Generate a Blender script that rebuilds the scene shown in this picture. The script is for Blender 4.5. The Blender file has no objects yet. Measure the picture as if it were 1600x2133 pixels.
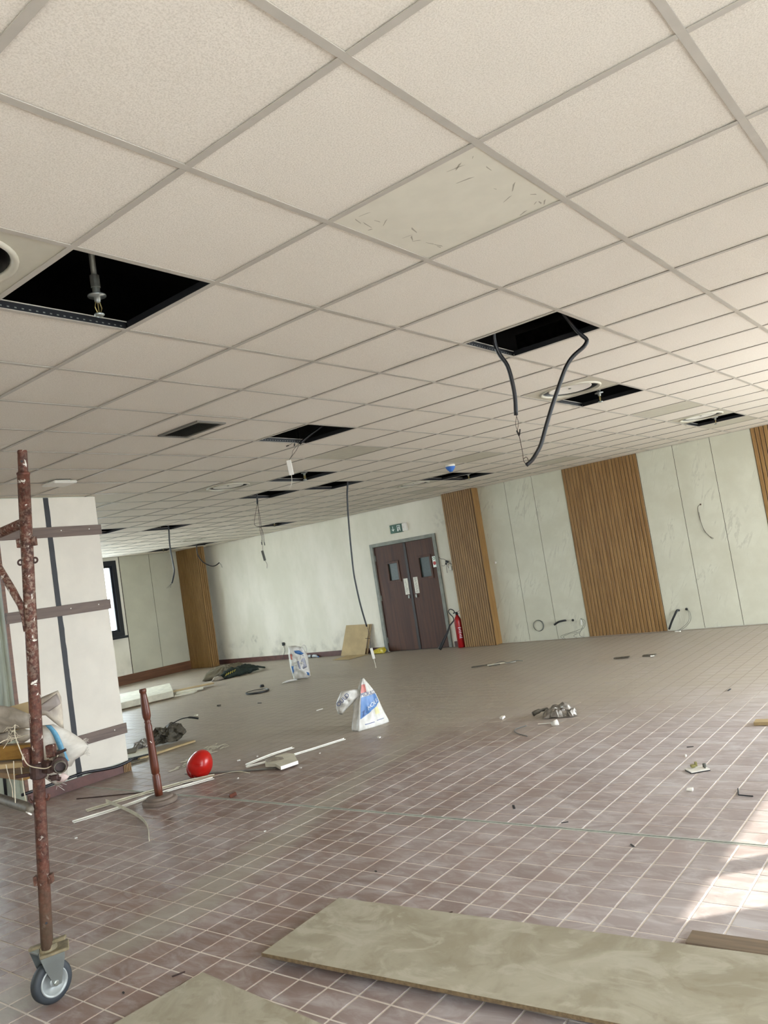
import bpy, bmesh, math, random
from mathutils import Vector, Matrix, noise as mnoise
random.seed(7)
PI = math.pi
scene = bpy.context.scene
COL = scene.collection

# ------------------------------------------------------------------ camera
CAM = Vector((-1.4355, -1.0136, 1.5810))
RW = ((0.61198, -0.77589, -0.15309), (-0.03590, 0.16591, -0.98549), (0.79003, 0.60860, 0.07368))
F_PX = 1632.84
cd = bpy.data.cameras.new('camera')
cam = bpy.data.objects.new('camera', cd)
COL.objects.link(cam)
cd.sensor_fit = 'HORIZONTAL'
cd.sensor_width = 36.0
cd.lens = F_PX / 1600 * 36.0
cd.clip_start = 0.02
cd.clip_end = 500
r, d, f = (Vector(v).normalized() for v in RW)
d = (d - r * d.dot(r)).normalized()
f = r.cross(d).normalized()
m3 = Matrix((r, -d, -f)).transposed()
cam.matrix_world = Matrix.Translation(CAM) @ m3.to_4x4()
scene.camera = cam

# ------------------------------------------------------------------ sky, sun, exposure
world = bpy.data.worlds.new('hazy_sky')
scene.world = world
world.use_nodes = True
bg = world.node_tree.nodes['Background']
bg.inputs[0].default_value = (0.82, 0.91, 1.0, 1)
bg.inputs[1].default_value = 11.0
sd = bpy.data.lights.new('sun', 'SUN')
sd.energy = 5.2
sd.angle = math.radians(0.42)
sd.color = (1.0, 0.93, 0.83)
sun = bpy.data.objects.new('sun', sd)
COL.objects.link(sun)
ELEV = math.radians(27.6)
sdir = Vector((-0.65 * math.cos(ELEV), 0.76 * math.cos(ELEV), -math.sin(ELEV)))
sun.rotation_euler = sdir.to_track_quat('-Z', 'Y').to_euler()
sun.location = (20, -20, 15)
scene.view_settings.view_transform = 'Standard'
scene.view_settings.look = 'None'
scene.view_settings.gamma = 1.0
scene.view_settings.use_curve_mapping = False
scene.view_settings.exposure = 0.96
cy = scene.cycles
cy.max_bounces = 9
cy.diffuse_bounces = 6
cy.glossy_bounces = 3
cy.transmission_bounces = 4
cy.transparent_max_bounces = 6
cy.sample_clamp_indirect = 8.0
cy.caustics_reflective = False
cy.caustics_refractive = False
cy.use_denoising = True

# ------------------------------------------------------------------ room sizes
H = 2.782            # ceiling underside
XB = 10.66           # far wall with the door and the feature panels
YL = 14.31           # left wall with the black window
YR = -3.2            # window wall on the right
XF = -4.5            # wall behind the camera
ZS = 3.45            # soffit above the ceiling grid
G = 0.6              # ceiling module


def portal(name, x0, x1, y, z0, z1, inward):
    """Daylight portal filling one window opening: guides sky sampling, gives no light of its own."""
    ld = bpy.data.lights.new(name, 'AREA')
    ld.shape = 'RECTANGLE'
    ld.size = x1 - x0
    ld.size_y = z1 - z0
    ld.cycles.is_portal = True
    o = bpy.data.objects.new(name, ld)
    COL.objects.link(o)
    o.location = ((x0 + x1) / 2, y, (z0 + z1) / 2)
    o.rotation_euler = Vector((0, inward, 0)).to_track_quat('-Z', 'Y').to_euler()


WIN_R = [(4.66, 10.3), (-3.5, 0.4)]  # second opening added behind the view to brighten the near ceiling
WIN_L = [(-4.2, 0.0), (3.4, 6.9), (7.1, 8.56)]  # first two are unseen openings added to brighten the far end
ZRS, ZR1 = (0.08, 0.85), 2.55
ZLS, ZL1 = (1.05, 0.06, 1.05), 2.71
for (a, b), z in zip(WIN_R, ZRS):
    portal('window_portal', a, b, YR - 0.2, z, ZR1, 1)
for (a, b), z in zip(WIN_L, ZLS):
    portal('window_portal', a, b, YL + 0.2, z, ZL1, -1)


# ------------------------------------------------------------------ materials
def lin(c):
    return c / 12.92 if c <= 0.04045 else ((c + 0.055) / 1.055) ** 2.4


def rgb(h):
    h = h.lstrip('#')
    return tuple(lin(int(h[i:i + 2], 16) / 255) for i in (0, 2, 4)) + (1,)


class NT:
    """Small node-tree writer."""
    def __init__(self, name):
        self.m = bpy.data.materials.new(name)
        self.m.use_nodes = True
        self.t = self.m.node_tree
        self.b = self.t.nodes['Principled BSDF']

    def n(self, typ, **kw):
        nd = self.t.nodes.new(typ)
        for k, v in kw.items():
            setattr(nd, k, v)
        return nd

    def set(self, sock, v):
        if isinstance(v, bpy.types.NodeSocket):
            self.t.links.new(v, sock)
        else:
            sock.default_value = v

    def pos(self):
        return self.n('ShaderNodeNewGeometry').outputs['Position']

    def obj(self):
        return self.n('ShaderNodeTexCoord').outputs['Object']

    def uv(self):
        return self.n('ShaderNodeTexCoord').outputs['UV']

    def math(self, op, a, b=0.0, c=0.0, clamp=False):
        nd = self.n('ShaderNodeMath', operation=op, use_clamp=clamp)
        for s, v in zip(nd.inputs, (a, b, c)):
            self.set(s, v)
        return nd.outputs[0]

    def vmul(self, v, k):
        nd = self.n('ShaderNodeVectorMath', operation='MULTIPLY')
        self.set(nd.inputs[0], v)
        nd.inputs[1].default_value = k
        return nd.outputs[0]

    def sep(self, v):
        nd = self.n('ShaderNodeSeparateXYZ')
        self.set(nd.inputs[0], v)
        return nd.outputs

    def noise(self, v, scale, detail=3.0, rough=0.55, dist=0.0):
        nd = self.n('ShaderNodeTexNoise')
        self.set(nd.inputs['Vector'], v)
        nd.inputs['Scale'].default_value = scale
        nd.inputs['Detail'].default_value = detail
        nd.inputs['Roughness'].default_value = rough
        nd.inputs['Distortion'].default_value = dist
        return nd.outputs[0]

    def ramp(self, fac, lo, hi, a=0.0, b=1.0):
        nd = self.n('ShaderNodeMapRange', interpolation_type='SMOOTHSTEP')
        self.set(nd.inputs[0], fac)
        nd.inputs[1].default_value = lo
        nd.inputs[2].default_value = hi
        nd.inputs[3].default_value = a
        nd.inputs[4].default_value = b
        return nd.outputs[0]

    def mix(self, fac, a, b):
        nd = self.n('ShaderNodeMix', data_type='RGBA')
        self.set(nd.inputs[0], fac)
        self.set(nd.inputs[6], a)
        self.set(nd.inputs[7], b)
        return nd.outputs[2]

    def bump(self, h, strength, dist=0.01):
        nd = self.n('ShaderNodeBump')
        nd.inputs['Strength'].default_value = strength
        nd.inputs['Distance'].default_value = dist
        self.set(nd.inputs['Height'], h)
        self.t.links.new(nd.outputs[0], self.b.inputs['Normal'])

    def out(self, color=None, rough=0.5, metal=0.0, spec=None):
        if color is not None:
            self.set(self.b.inputs['Base Color'], color)
        self.set(self.b.inputs['Roughness'], rough)
        self.b.inputs['Metallic'].default_value = metal
        if spec is not None:
            self.b.inputs['Specular IOR Level'].default_value = spec
        return self.m


def plain(name, h, rough=0.6, metal=0.0, var=0.12, scale=9.0, bump=0.0, bscale=60.0, spec=None):
    """A near-uniform surface with a little mottling and grain."""
    t = NT(name)
    p = t.obj()
    c = rgb(h)
    dk = tuple(v * (1 - var) for v in c[:3]) + (1,)
    lt = tuple(min(1, v * (1 + var)) for v in c[:3]) + (1,)
    col = t.mix(t.ramp(t.noise(p, scale, 4), 0.3, 0.7), dk, lt)
    if bump:
        t.bump(t.noise(p, bscale, 3), bump, 0.004)
    return t.out(col, rough, metal, spec)


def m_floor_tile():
    t = NT('floor_tile_clay')
    p = t.pos()
    x, y, z = t.sep(p)
    # one tone per tile
    cellv = t.n('ShaderNodeVectorMath', operation='FLOOR')
    sh = t.n('ShaderNodeVectorMath', operation='MULTIPLY_ADD')
    t.set(sh.inputs[0], p)
    sh.inputs[1].default_value = (1 / 0.16245, 1 / 0.1584, 0)
    sh.inputs[2].default_value = (-1.610 / 0.16245, -1.027 / 0.1584, 0)
    t.set(cellv.inputs[0], sh.outputs[0])
    wn = t.n('ShaderNodeTexWhiteNoise', noise_dimensions='2D')
    t.set(wn.inputs['Vector'], cellv.outputs[0])
    per = wn.outputs[0]
    body = t.mix(per, rgb('#745b51'), rgb('#866d62'))
    # smeared dust, long in one direction, plus painted brightness towards the windows
    sm = t.noise(t.vmul(p, (2.0, 0.8, 1.0)), 5.5, 7, 0.66, 0.9)
    big = t.noise(p, 0.9, 4, 0.55, 0.5)
    side = t.ramp(t.math('SUBTRACT', y, t.math('MULTIPLY', x, 0.35)), -0.8, 2.2, 0.42, 0.0)  # window-side brightness painted into the tile colour
    dust = t.math('ADD', t.ramp(sm, 0.38, 0.74, 0.0, 0.48), t.math('ADD', side, t.ramp(big, 0.35, 0.7, 0.0, 0.2)), clamp=True)
    col = t.mix(dust, body, rgb('#c6c0be'))
    # wiped pale track that runs across the room
    fx = t.math('MULTIPLY_ADD', t.math('MAXIMUM', t.math('SUBTRACT', x, 1.1), 0.0), 0.285, 2.63)
    off = t.math('ABSOLUTE', t.math('ADD', t.math('SUBTRACT', y, fx), t.math('MULTIPLY', t.math('SUBTRACT', t.noise(p, 3.0, 4), 0.5), 0.35)))
    track = t.math('MULTIPLY', t.ramp(off, 0.05, 0.26, 0.5, 0.0), t.ramp(x, 6.0, 8.5, 1.0, 0.0))
    col = t.mix(track, col, rgb('#a6a292'))
    # thick building dust further in
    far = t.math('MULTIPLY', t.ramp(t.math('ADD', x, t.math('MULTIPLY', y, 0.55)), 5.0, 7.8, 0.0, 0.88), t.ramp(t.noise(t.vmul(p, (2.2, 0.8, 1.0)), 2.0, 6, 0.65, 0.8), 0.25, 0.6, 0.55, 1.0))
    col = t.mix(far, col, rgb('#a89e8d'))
    # dark scuffs
    sc = t.ramp(t.noise(t.vmul(p, (2.2, 0.7, 1.0)), 6.0, 6, 0.7, 1.0), 0.60, 0.76, 0.0, 0.5)
    col = t.mix(sc, col, rgb('#6e5c57'))
    t.bump(sm, 0.15, 0.002)
    return t.out(col, t.ramp(dust, 0.1, 0.8, 0.42, 0.62), spec=0.45)


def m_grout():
    t = NT('pale_grout')
    p = t.pos()
    x, y, z = t.sep(p)
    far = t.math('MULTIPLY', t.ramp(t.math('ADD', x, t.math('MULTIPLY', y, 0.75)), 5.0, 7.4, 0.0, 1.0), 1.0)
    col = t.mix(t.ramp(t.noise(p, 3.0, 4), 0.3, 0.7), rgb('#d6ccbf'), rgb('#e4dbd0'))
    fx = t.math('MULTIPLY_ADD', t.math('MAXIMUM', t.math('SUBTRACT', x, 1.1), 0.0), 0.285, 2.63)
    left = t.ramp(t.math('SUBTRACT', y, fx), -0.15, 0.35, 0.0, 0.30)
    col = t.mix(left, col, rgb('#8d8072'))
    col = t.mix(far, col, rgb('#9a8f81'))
    return t.out(col, 0.85)


def m_ceiling():
    t = NT('stippled_ceiling_board')
    p = t.pos()
    n = t.noise(p, 210.0, 4, 0.7)
    n2 = t.noise(p, 0.7, 3)
    col = t.mix(t.ramp(n, 0.32, 0.62), rgb('#cfc7b9'), rgb('#e6dfd3'))
    col = t.mix(t.ramp(n2, 0.3, 0.7, 0.0, 0.25), col, rgb('#dcd4c6'))
    t.bump(n, 0.5, 0.004)
    return t.out(col, 0.92, spec=0.2)


def m_marble():
    t = NT('veined_wall_board')
    p = t.obj()
    x, y, z = t.sep(p)
    # veins run steeply down and to one side
    v = t.n('ShaderNodeCombineXYZ')
    t.set(v.inputs[0], t.math('MULTIPLY_ADD', z, 0.42, t.math('MULTIPLY', t.math('ADD', x, y), 1.0)))
    t.set(v.inputs[1], t.math('MULTIPLY', z, 0.22))
    w = t.noise(v.outputs[0], 5.0, 7, 0.6, 0.4)
    cloud = t.noise(p, 2.2, 5, 0.6)
    vein = t.math('MULTIPLY', t.ramp(t.math('ABSOLUTE', t.math('SUBTRACT', w, 0.5)), 0.0, 0.03, 1.0, 0.0), t.ramp(cloud, 0.47, 0.66, 0.0, 0.6))
    col = t.mix(t.ramp(cloud, 0.3, 0.7), rgb('#b9b6a3'), rgb('#c5c3b1'))
    col = t.mix(vein, col, rgb('#a29e8e'))
    return t.out(col, 0.38, spec=0.4)


def m_wood(name, a, b, axis='z', rough=0.45, scale=1.0):
    t = NT(name)
    p = t.obj()
    k = {'z': (22, 22, 1.1), 'x': (1.1, 22, 22), 'y': (22, 1.1, 22)}[axis]
    info = t.n('ShaderNodeObjectInfo')
    add = t.n('ShaderNodeVectorMath', operation='ADD')
    t.set(add.inputs[0], t.vmul(p, tuple(v * scale for v in k)))
    cmb = t.n('ShaderNodeCombineXYZ')
    t.set(cmb.inputs[0], t.math('MULTIPLY', info.outputs['Random'], 37.0))
    t.set(cmb.inputs[1], t.math('MULTIPLY', info.outputs['Random'], 11.0))
    t.set(add.inputs[1], cmb.outputs[0])
    g = t.noise(add.outputs[0], 1.6, 5, 0.6, 0.8)
    col = t.mix(t.ramp(g, 0.28, 0.72), rgb(a), rgb(b))
    t.bump(g, 0.12, 0.002)
    return t.out(col, rough)


def m_wall():
    t = NT('old_white_paint')
    p = t.pos()
    x, y, z = t.sep(p)
    n = t.noise(t.vmul(p, (1, 1, 0.45)), 1.8, 5, 0.6)
    col = t.mix(t.ramp(n, 0.3, 0.7), rgb('#dcd8c8'), rgb('#eae5d8'))
    # dirt low on the wall and two rubbed marks
    low = t.math('MULTIPLY', t.ramp(z, 0.1, 0.75, 0.5, 0.0), t.ramp(t.noise(p, 4.0, 5), 0.45, 0.75))
    col = t.mix(low, col, rgb('#8f8c80'))
    for (yy, zz, rr) in ((12.53, 0.50, 0.16), (12.95, 0.47, 0.09), (7.05, 2.35, 0.30)):
        dy = t.math('SUBTRACT', y, yy)
        dz = t.math('SUBTRACT', z, zz)
        dd = t.math('SQRT', t.math('ADD', t.math('MULTIPLY', dy, dy), t.math('MULTIPLY', dz, dz)))
        mk = t.math('MULTIPLY', t.ramp(dd, 0.0, rr, 0.6 if rr < .2 else .28, 0.0), t.ramp(t.noise(p, 12.0, 4), 0.4, 0.65))
        col = t.mix(mk, col, rgb('#8d8a7e'))
    t.bump(n, 0.2, 0.01)
    return t.out(col, 0.8, spec=0.3)


def m_board_plaster():
    """Reused shuttering board skimmed with old plaster."""
    t = NT('plaster_stained_board')
    p = t.obj()
    a = t.noise(p, 2.6, 6, 0.6, 1.2)
    b = t.noise(t.vmul(p, (1.6, 1.0, 1.0)), 4.2, 6, 0.6, 1.2)
    col = t.mix(t.ramp(a, 0.36, 0.64), rgb('#99917c'), rgb('#aca692'))
    col = t.mix(t.ramp(b, 0.50, 0.66, 0.0, 0.6), col, rgb('#bbb6a4'))
    col = t.mix(t.ramp(b, 0.30, 0.42, 0.5, 0.0), col, rgb('#8a806a'))
    col = t.mix(t.ramp(t.noise(p, 14.0, 5, 0.7, 2.5), 0.68, 0.74, 0.0, 0.6), col, rgb('#756c58'))
    t.bump(b, 0.2, 0.004)
    return t.out(col, 0.62)


def m_rust():
    t = NT('red_oxide_scaffold_paint')
    p = t.pos()
    n = t.noise(p, 30.0, 6, 0.65)
    col = t.mix(t.ramp(n, 0.35, 0.65), rgb('#3b221a'), rgb('#61392c'))
    x, y, z = t.sep(p)
    wear = t.math('MULTIPLY', t.ramp(t.noise(p, 70.0, 6, 0.7), 0.46, 0.6), t.ramp(t.math('ABSOLUTE', t.math('SUBTRACT', z, 1.72)), 0.1, 0.5, 0.75, 0.18))
    col = t.mix(wear, col, rgb('#8d7b6c'))
    sp = t.ramp(t.noise(t.vmul(p, (1, 1, 0.7)), 34.0, 4, 0.6, 0.6), 0.62, 0.66)
    spz = t.math('MULTIPLY', sp, t.ramp(z, 0.5, 1.1, 0.25, 1.0))
    col = t.mix(spz, col, rgb('#d2ccc0'))
    dust = t.ramp(z, 0.27, 0.62, 0.55, 0.0)
    col = t.mix(dust, col, rgb('#7a6a58'))
    t.bump(n, 0.25, 0.003)
    return t.out(col, 0.62, spec=0.3)


def m_woven(name, h, h2):
    t = NT(name)
    p = t.obj()
    a = t.noise(p, 9.0, 5, 0.6, 0.6)
    col = t.mix(t.ramp(a, 0.35, 0.68), rgb(h2), rgb(h))
    wv = t.n('ShaderNodeTexWave', wave_type='BANDS', bands_direction='Z')
    t.set(wv.inputs[0], p)
    wv.inputs['Scale'].default_value = 90
    t.bump(t.math('MULTIPLY_ADD', wv.outputs[1], 0.02, a), 0.4, 0.006)
    return t.out(col, 0.5)


def m_glass(name, tint=(0.95, 0.98, 0.97, 1), refl=0.08):
    """Thin clear pane: lets the day through, with a weak reflection."""
    t = NT(name)
    tr = t.n('ShaderNodeBsdfTransparent')
    tr.inputs[0].default_value = tint
    gl = t.n('ShaderNodeBsdfGlossy')
    gl.inputs['Roughness'].default_value = 0.02
    mx = t.n('ShaderNodeMixShader')
    mx.inputs[0].default_value = refl
    t.t.links.new(tr.outputs[0], mx.inputs[1])
    t.t.links.new(gl.outputs[0], mx.inputs[2])
    t.t.links.new(mx.outputs[0], t.t.nodes['Material Output'].inputs[0])
    return t.m


MT = {
    'tile': m_floor_tile(), 'grout': m_grout(), 'ceil': m_ceiling(), 'marble': m_marble(), 'wall': m_wall(),
    'slat': m_wood('oak_slat', '#745328', '#927041', 'z', 0.5), 'slatback': plain('slat_backing_felt', '#2c1c0b', 0.8),
    'batten': m_wood('grey_brown_batten', '#5f5048', '#75645a', 'x', 0.6),
    'redwood': m_wood('red_varnished_wood', '#4c2618', '#6c3824', 'z', 0.38),
    'basewood': m_wood('brown_skirting_wood', '#5a3a26', '#744c33', 'x', 0.5),
    'basered': plain('red_brown_skirting_paint', '#5c3a33', 0.5, var=0.2),
    'doorwood': m_wood('dark_stained_door', '#3b1d0f', '#52301c', 'z', 0.62, 0.5),
    'dooredge': plain('dark_door_edge', '#241712', 0.5),
    'doorframe': plain('grey_green_door_frame', '#7d7f76', 0.55, var=0.15),
    'doorglass': plain('dark_wired_glass', '#27352f', 0.35, var=0.25, scale=30),
    'plaque': plain('pale_push_plate', '#cfcabb', 0.45),
    'ink': plain('dark_ink', '#2a2a2c', 0.6),
    'smooth': plain('smooth_metal_ceiling_panel', '#beb9a8', 0.5, var=0.04),
    'bar': plain('ceiling_grid_paint', '#b3ada2', 0.45, var=0.05),
    'plenum': plain('unlit_void_black', '#0c0c0d', 0.9),  # near-black tone puts the darkness of the void into the colour
    'galv': plain('galvanised_steel', '#8d9088', 0.42, 0.6, var=0.15, scale=24),
    'zinc': plain('zinc_plated_fork', '#9aa09d', 0.3, 0.75, var=0.12),
    'rubber': plain('grey_black_rubber', '#33383c', 0.6, var=0.15),
    'rim': plain('pale_wheel_rim', '#a9aeac', 0.4, 0.3),
    'duct': plain('dull_duct_metal', '#4b4a47', 0.5, 0.5, var=0.3, scale=18),
    'white': plain('white_plastic', '#e4e1d8', 0.4, var=0.03),
    'whitetrim': plain('white_pvc_trim', '#f0eee6', 0.4, var=0.06),
    'cream': plain('cream_board', '#cdc8b4', 0.65, var=0.12),
    'greytrim': plain('grey_metal_strip', '#7d7a76', 0.4, 0.4, var=0.15),
    'black': plain('black_pvc', '#101112', 0.45, var=0.2),
    'blackcab': plain('black_cable_sheath', '#16161a', 0.4),
    'tape': plain('black_bitumen_tape', '#1d1e22', 0.55, var=0.25, bump=0.3),
    'wire': plain('thin_brown_wire', '#3c2b20', 0.5),
    'greywire': plain('grey_wire', '#55564f', 0.5),
    'whitewire': plain('white_wire', '#c9c4b6', 0.5),
    'colpaint': plain('white_column_board', '#dbd4c6', 0.6, var=0.04, scale=4, bump=0.1, bscale=14),
    'greenish': plain('pale_green_board', '#b9bfae', 0.6, var=0.1, scale=3),
    'board': m_board_plaster(), 'boardedge': plain('chipboard_edge', '#6e5c42', 0.8, var=0.25, scale=60),
    'rust': m_rust(), 'rustdark': plain('rusty_dark_fitting', '#3b251f', 0.6, var=0.3, scale=40, bump=0.4),
    'dustytube': plain('dusty_grey_tube', '#6b6458', 0.6, 0.2, var=0.2, scale=30),
    'bag': m_woven('white_bag_film', '#dcdad4', '#c3c0b6'), 'bagblue': plain('blue_bag_print', '#3f6ea6', 0.4, var=0.12),
    'bagred': plain('red_bag_print', '#b8655a', 0.45, var=0.2), 'bagnavy': plain('navy_bag_print', '#2c3e72', 0.45),
    'bagpale': plain('pale_print', '#dfe6ee', 0.45), 'bagyellow': plain('faded_yellow_print', '#d9d3a0', 0.5),
    'sack': m_woven('white_woven_sack', '#d6d1c6', '#b5aea1'), 'stripe': plain('blue_woven_stripe', '#5a92ad', 0.5, var=0.15, scale=40),
    'paper': m_woven('beige_paper_sack', '#cfc4ae', '#a2978a'), 'canvas': m_woven('grey_beige_canvas', '#9c9283', '#776d5f'),
    'tan': m_wood('orange_tan_plank', '#7d5a22', '#9a7433', 'y', 0.6), 'twine': plain('pale_twine', '#c3b8a0', 0.8),
    'card': plain('brown_cardboard', '#ae9870', 0.75, var=0.1, scale=5, bump=0.15, bscale=30),
    'navy': plain('navy_cloth', '#1c2750', 0.7),
    'redhat': plain('red_helmet_plastic', '#b5150f', 0.28, var=0.08),
    'redext': plain('extinguisher_red', '#a01518', 0.3, var=0.06),
    'exitgreen': plain('exit_sign_green', '#0b4a30', 0.4), 'signwhite': plain('sign_white', '#e8efe8', 0.4),
    'yellowbag': plain('yellow_plastic_film', '#b9a62c', 0.35, var=0.2, scale=25),
    'clearpet': plain('clear_crushed_plastic', '#aab0b3', 0.15, var=0.2, scale=40),
    'olive': plain('olive_cloth', '#5d5440', 0.85, var=0.2), 'darkgreen': plain('dark_green_strap', '#16241b', 0.7, var=0.3),
    'scrap': plain('dusty_dark_scrap', '#4c463a', 0.7, var=0.35, scale=30), 'foil': plain('crumpled_grey_foil', '#8e8880', 0.35, 0.5, var=0.25, scale=30),
    'bluecap': plain('blue_dust_cap', '#3568b5', 0.45, var=0.06), 'frameblack': plain('black_window_frame', '#0d1118', 0.35),
    'glass': m_glass('clear_window_glass'), 'vent': plain('dark_vent_metal', '#33312b', 0.5, var=0.1), 'ventframe': plain('grey_vent_frame', '#66625a', 0.45),
    'brass': plain('dull_brass', '#8c7a4c', 0.4, 0.7), 'ground': plain('bounce_ground', '#cccbc9', 0.9, var=0.1, scale=0.4),
    'stickred': plain('sticker_red', '#b5332c', 0.5), 'stickgreen': plain('sticker_green', '#5b7a4e', 0.5),
    'jointstrip': plain('grey_joint_strip', '#b3b6ac', 0.5, 0.0), 'jointdark': plain('dark_joint_slot', '#3b3d3a', 0.8),
    'leftboard': plain('pale_grey_green_board', '#bab8a6', 0.5, var=0.05, scale=2.5),
    'webshade': plain('shaded_grid_web', '#121317', 0.5, var=0.2),  # shade of the void painted into the web colour
    'pcbgold': plain('yellow_green_component', '#86814e', 0.4),
}


# ------------------------------------------------------------------ mesh building
class MB:
    """Collects shapes, in world coordinates, for ONE mesh object."""
    def __init__(self):
        self.bm = bmesh.new()

    def face(self, pts):
        vs = [self.bm.verts.new(p) for p in pts]
        return self.bm.faces.new(vs)

    def box(self, lo, hi, bev=0.0):
        return self.obox(((lo[0] + hi[0]) / 2, (lo[1] + hi[1]) / 2, (lo[2] + hi[2]) / 2), (1, 0, 0), (0, 1, 0), (hi[0] - lo[0], hi[1] - lo[1], hi[2] - lo[2]), bev)

    def obox(self, c, ux, uy, s, bev=0.0):
        c = Vector(c)
        ux = Vector(ux).normalized()
        uy = Vector(uy)
        uy = (uy - ux * uy.dot(ux)).normalized()
        uz = ux.cross(uy)
        vs = []
        for k in (-.5, .5):
            for j in (-.5, .5):
                for i in (-.5, .5):
                    vs.append(self.bm.verts.new(c + ux * s[0] * i + uy * s[1] * j + uz * s[2] * k))
        fs = []
        for q in ((0, 2, 3, 1), (4, 5, 7, 6), (0, 1, 5, 4), (2, 6, 7, 3), (0, 4, 6, 2), (1, 3, 7, 5)):
            fs.append(self.bm.faces.new([vs[i] for i in q]))
        if bev:
            es = list({e for fc in fs for e in fc.edges})
            bmesh.ops.bevel(self.bm, geom=es, offset=bev, segments=1, affect='EDGES', profile=0.5)
        return self

    def prism(self, pts, off):
        """Flat outline pts (3D, one plane) given thickness along vector off."""
        off = Vector(off)
        a = [self.bm.verts.new(Vector(p)) for p in pts]
        b = [self.bm.verts.new(Vector(p) + off) for p in pts]
        n = len(pts)
        self.bm.faces.new(a[::-1])
        self.bm.faces.new(b)
        for i in range(n):
            self.bm.faces.new((a[i], a[(i + 1) % n], b[(i + 1) % n], b[i]))
        return self

    def tube(self, pts, rad, seg=8, caps=True, squash=None):
        pts = [Vector(p) for p in pts]
        n = len(pts)
        rads = rad if isinstance(rad, (list, tuple)) else [rad] * n
        up = None
        rings = []
        for i, p in enumerate(pts):
            tg = (pts[min(i + 1, n - 1)] - pts[max(i - 1, 0)]).normalized()
            if up is None:
                a = Vector((0, 0, 1)) if abs(tg.z) < 0.9 else Vector((1, 0, 0))
                up = tg.cross(a).normalized()
            else:
                up = (up - tg * up.dot(tg)).normalized()
            sd = tg.cross(up)
            ring = []
            for k in range(seg):
                t = 2 * PI * k / seg
                ring.append(self.bm.verts.new(p + (up * math.cos(t) + sd * math.sin(t) * (squash or 1.0)) * rads[i]))
            rings.append(ring)
        for a, b in zip(rings, rings[1:]):
            for k in range(seg):
                self.bm.faces.new((a[k], a[(k + 1) % seg], b[(k + 1) % seg], b[k]))
        if caps:
            self.bm.faces.new(rings[0][::-1])
            self.bm.faces.new(rings[-1])
        return self

    def ring(self, c, axis, R, rad, seg=24, rseg=6):
        c = Vector(c)
        ax = Vector(axis).normalized()
        a = ax.orthogonal().normalized()
        b = ax.cross(a)
        vs = []
        for i in range(seg):
            t = 2 * PI * i / seg
            dr = a * math.cos(t) + b * math.sin(t)
            vs.append([self.bm.verts.new(c + dr * (R + rad * math.cos(2 * PI * k / rseg)) + ax * rad * math.sin(2 * PI * k / rseg)) for k in range(rseg)])
        for i in range(seg):
            for k in range(rseg):
                self.bm.faces.new((vs[i][k], vs[(i + 1) % seg][k], vs[(i + 1) % seg][(k + 1) % rseg], vs[i][(k + 1) % rseg]))
        return self

    def lathe(self, c, prof, axis=(0, 0, 1), seg=24, close=True):
        """prof: list of (radius, height along axis)."""
        c = Vector(c)
        ax = Vector(axis).normalized()
        a = ax.orthogonal().normalized()
        b = ax.cross(a)
        rings = []
        for rr, hh in prof:
            rings.append([self.bm.verts.new(c + ax * hh + (a * math.cos(2 * PI * k / seg) + b * math.sin(2 * PI * k / seg)) * max(rr, 1e-4)) for k in range(seg)])
        for p, q in zip(rings, rings[1:]):
            for k in range(seg):
                self.bm.faces.new((p[k], p[(k + 1) % seg], q[(k + 1) % seg], q[k]))
        if close:
            self.bm.faces.new(rings[0][::-1])
            self.bm.faces.new(rings[-1])
        return self

    def grid(self, fn, nu, nv):
        vs = [[self.bm.verts.new(fn(i / nu, j / nv)) for i in range(nu + 1)] for j in range(nv + 1)]
        for j in range(nv):
            for i in range(nu):
                self.bm.faces.new((vs[j][i], vs[j][i + 1], vs[j + 1][i + 1], vs[j + 1][i]))
        return self

    def pillow(self, outline, thick, toward, rings=6, amp=0.006, seed=0.0, flat=0.25):
        """Stuffed or crumpled shape with the given 3D outline; bulges by thick towards and away from vector toward."""
        P = [Vector(p) for p in outline]
        dense = []
        for a, b in zip(P, P[1:] + P[:1]):
            k = max(1, int((b - a).length / 0.03))
            dense += [a.lerp(b, i / k) for i in range(k)]
        c = sum(dense, Vector()) / len(dense)
        nrm = Vector(toward).normalized()
        n = len(dense)

        def shell(sign):
            rows = []
            for rr in range(rings):
                s = 1 - rr / rings
                h = thick * (1 - s ** 2.2) ** 0.6 * (1.0 if sign > 0 else flat)
                row = []
                for q in dense:
                    p = c + (q - c) * s
                    w = mnoise.noise(p * 16 + Vector((seed, seed * 2, 0))) * 0.6 + mnoise.noise(p * 38 + Vector((0, seed, seed))) * 0.4
                    row.append(p + nrm * (h * sign + w * amp * 3 * (1 if 0 < rr else 0.3)))
                rows.append(row)
            return rows
        fr = shell(1)
        bk = shell(-1)
        rim = [self.bm.verts.new(p) for p in fr[0]]
        for rows, flip in ((fr, False), (bk, True)):
            prev = rim
            for row in rows[1:]:
                cur = [self.bm.verts.new(p) for p in row]
                for i in range(n):
                    q = (prev[i], prev[(i + 1) % n], cur[(i + 1) % n], cur[i])
                    self.bm.faces.new(q[::-1] if flip else q)
                prev = cur
            cc = self.bm.verts.new(sum((v.co for v in prev), Vector()) / n)
            for i in range(n):
                q = (prev[i], prev[(i + 1) % n], cc)
                self.bm.faces.new(q[::-1] if flip else q)
        return self

    def crumple(self, amp, freq, seed=0.0):
        for v in self.bm.verts:
            w = mnoise.noise_vector(v.co * freq + Vector((seed, seed, seed)))
            v.co += Vector(w) * amp
        return self

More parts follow.
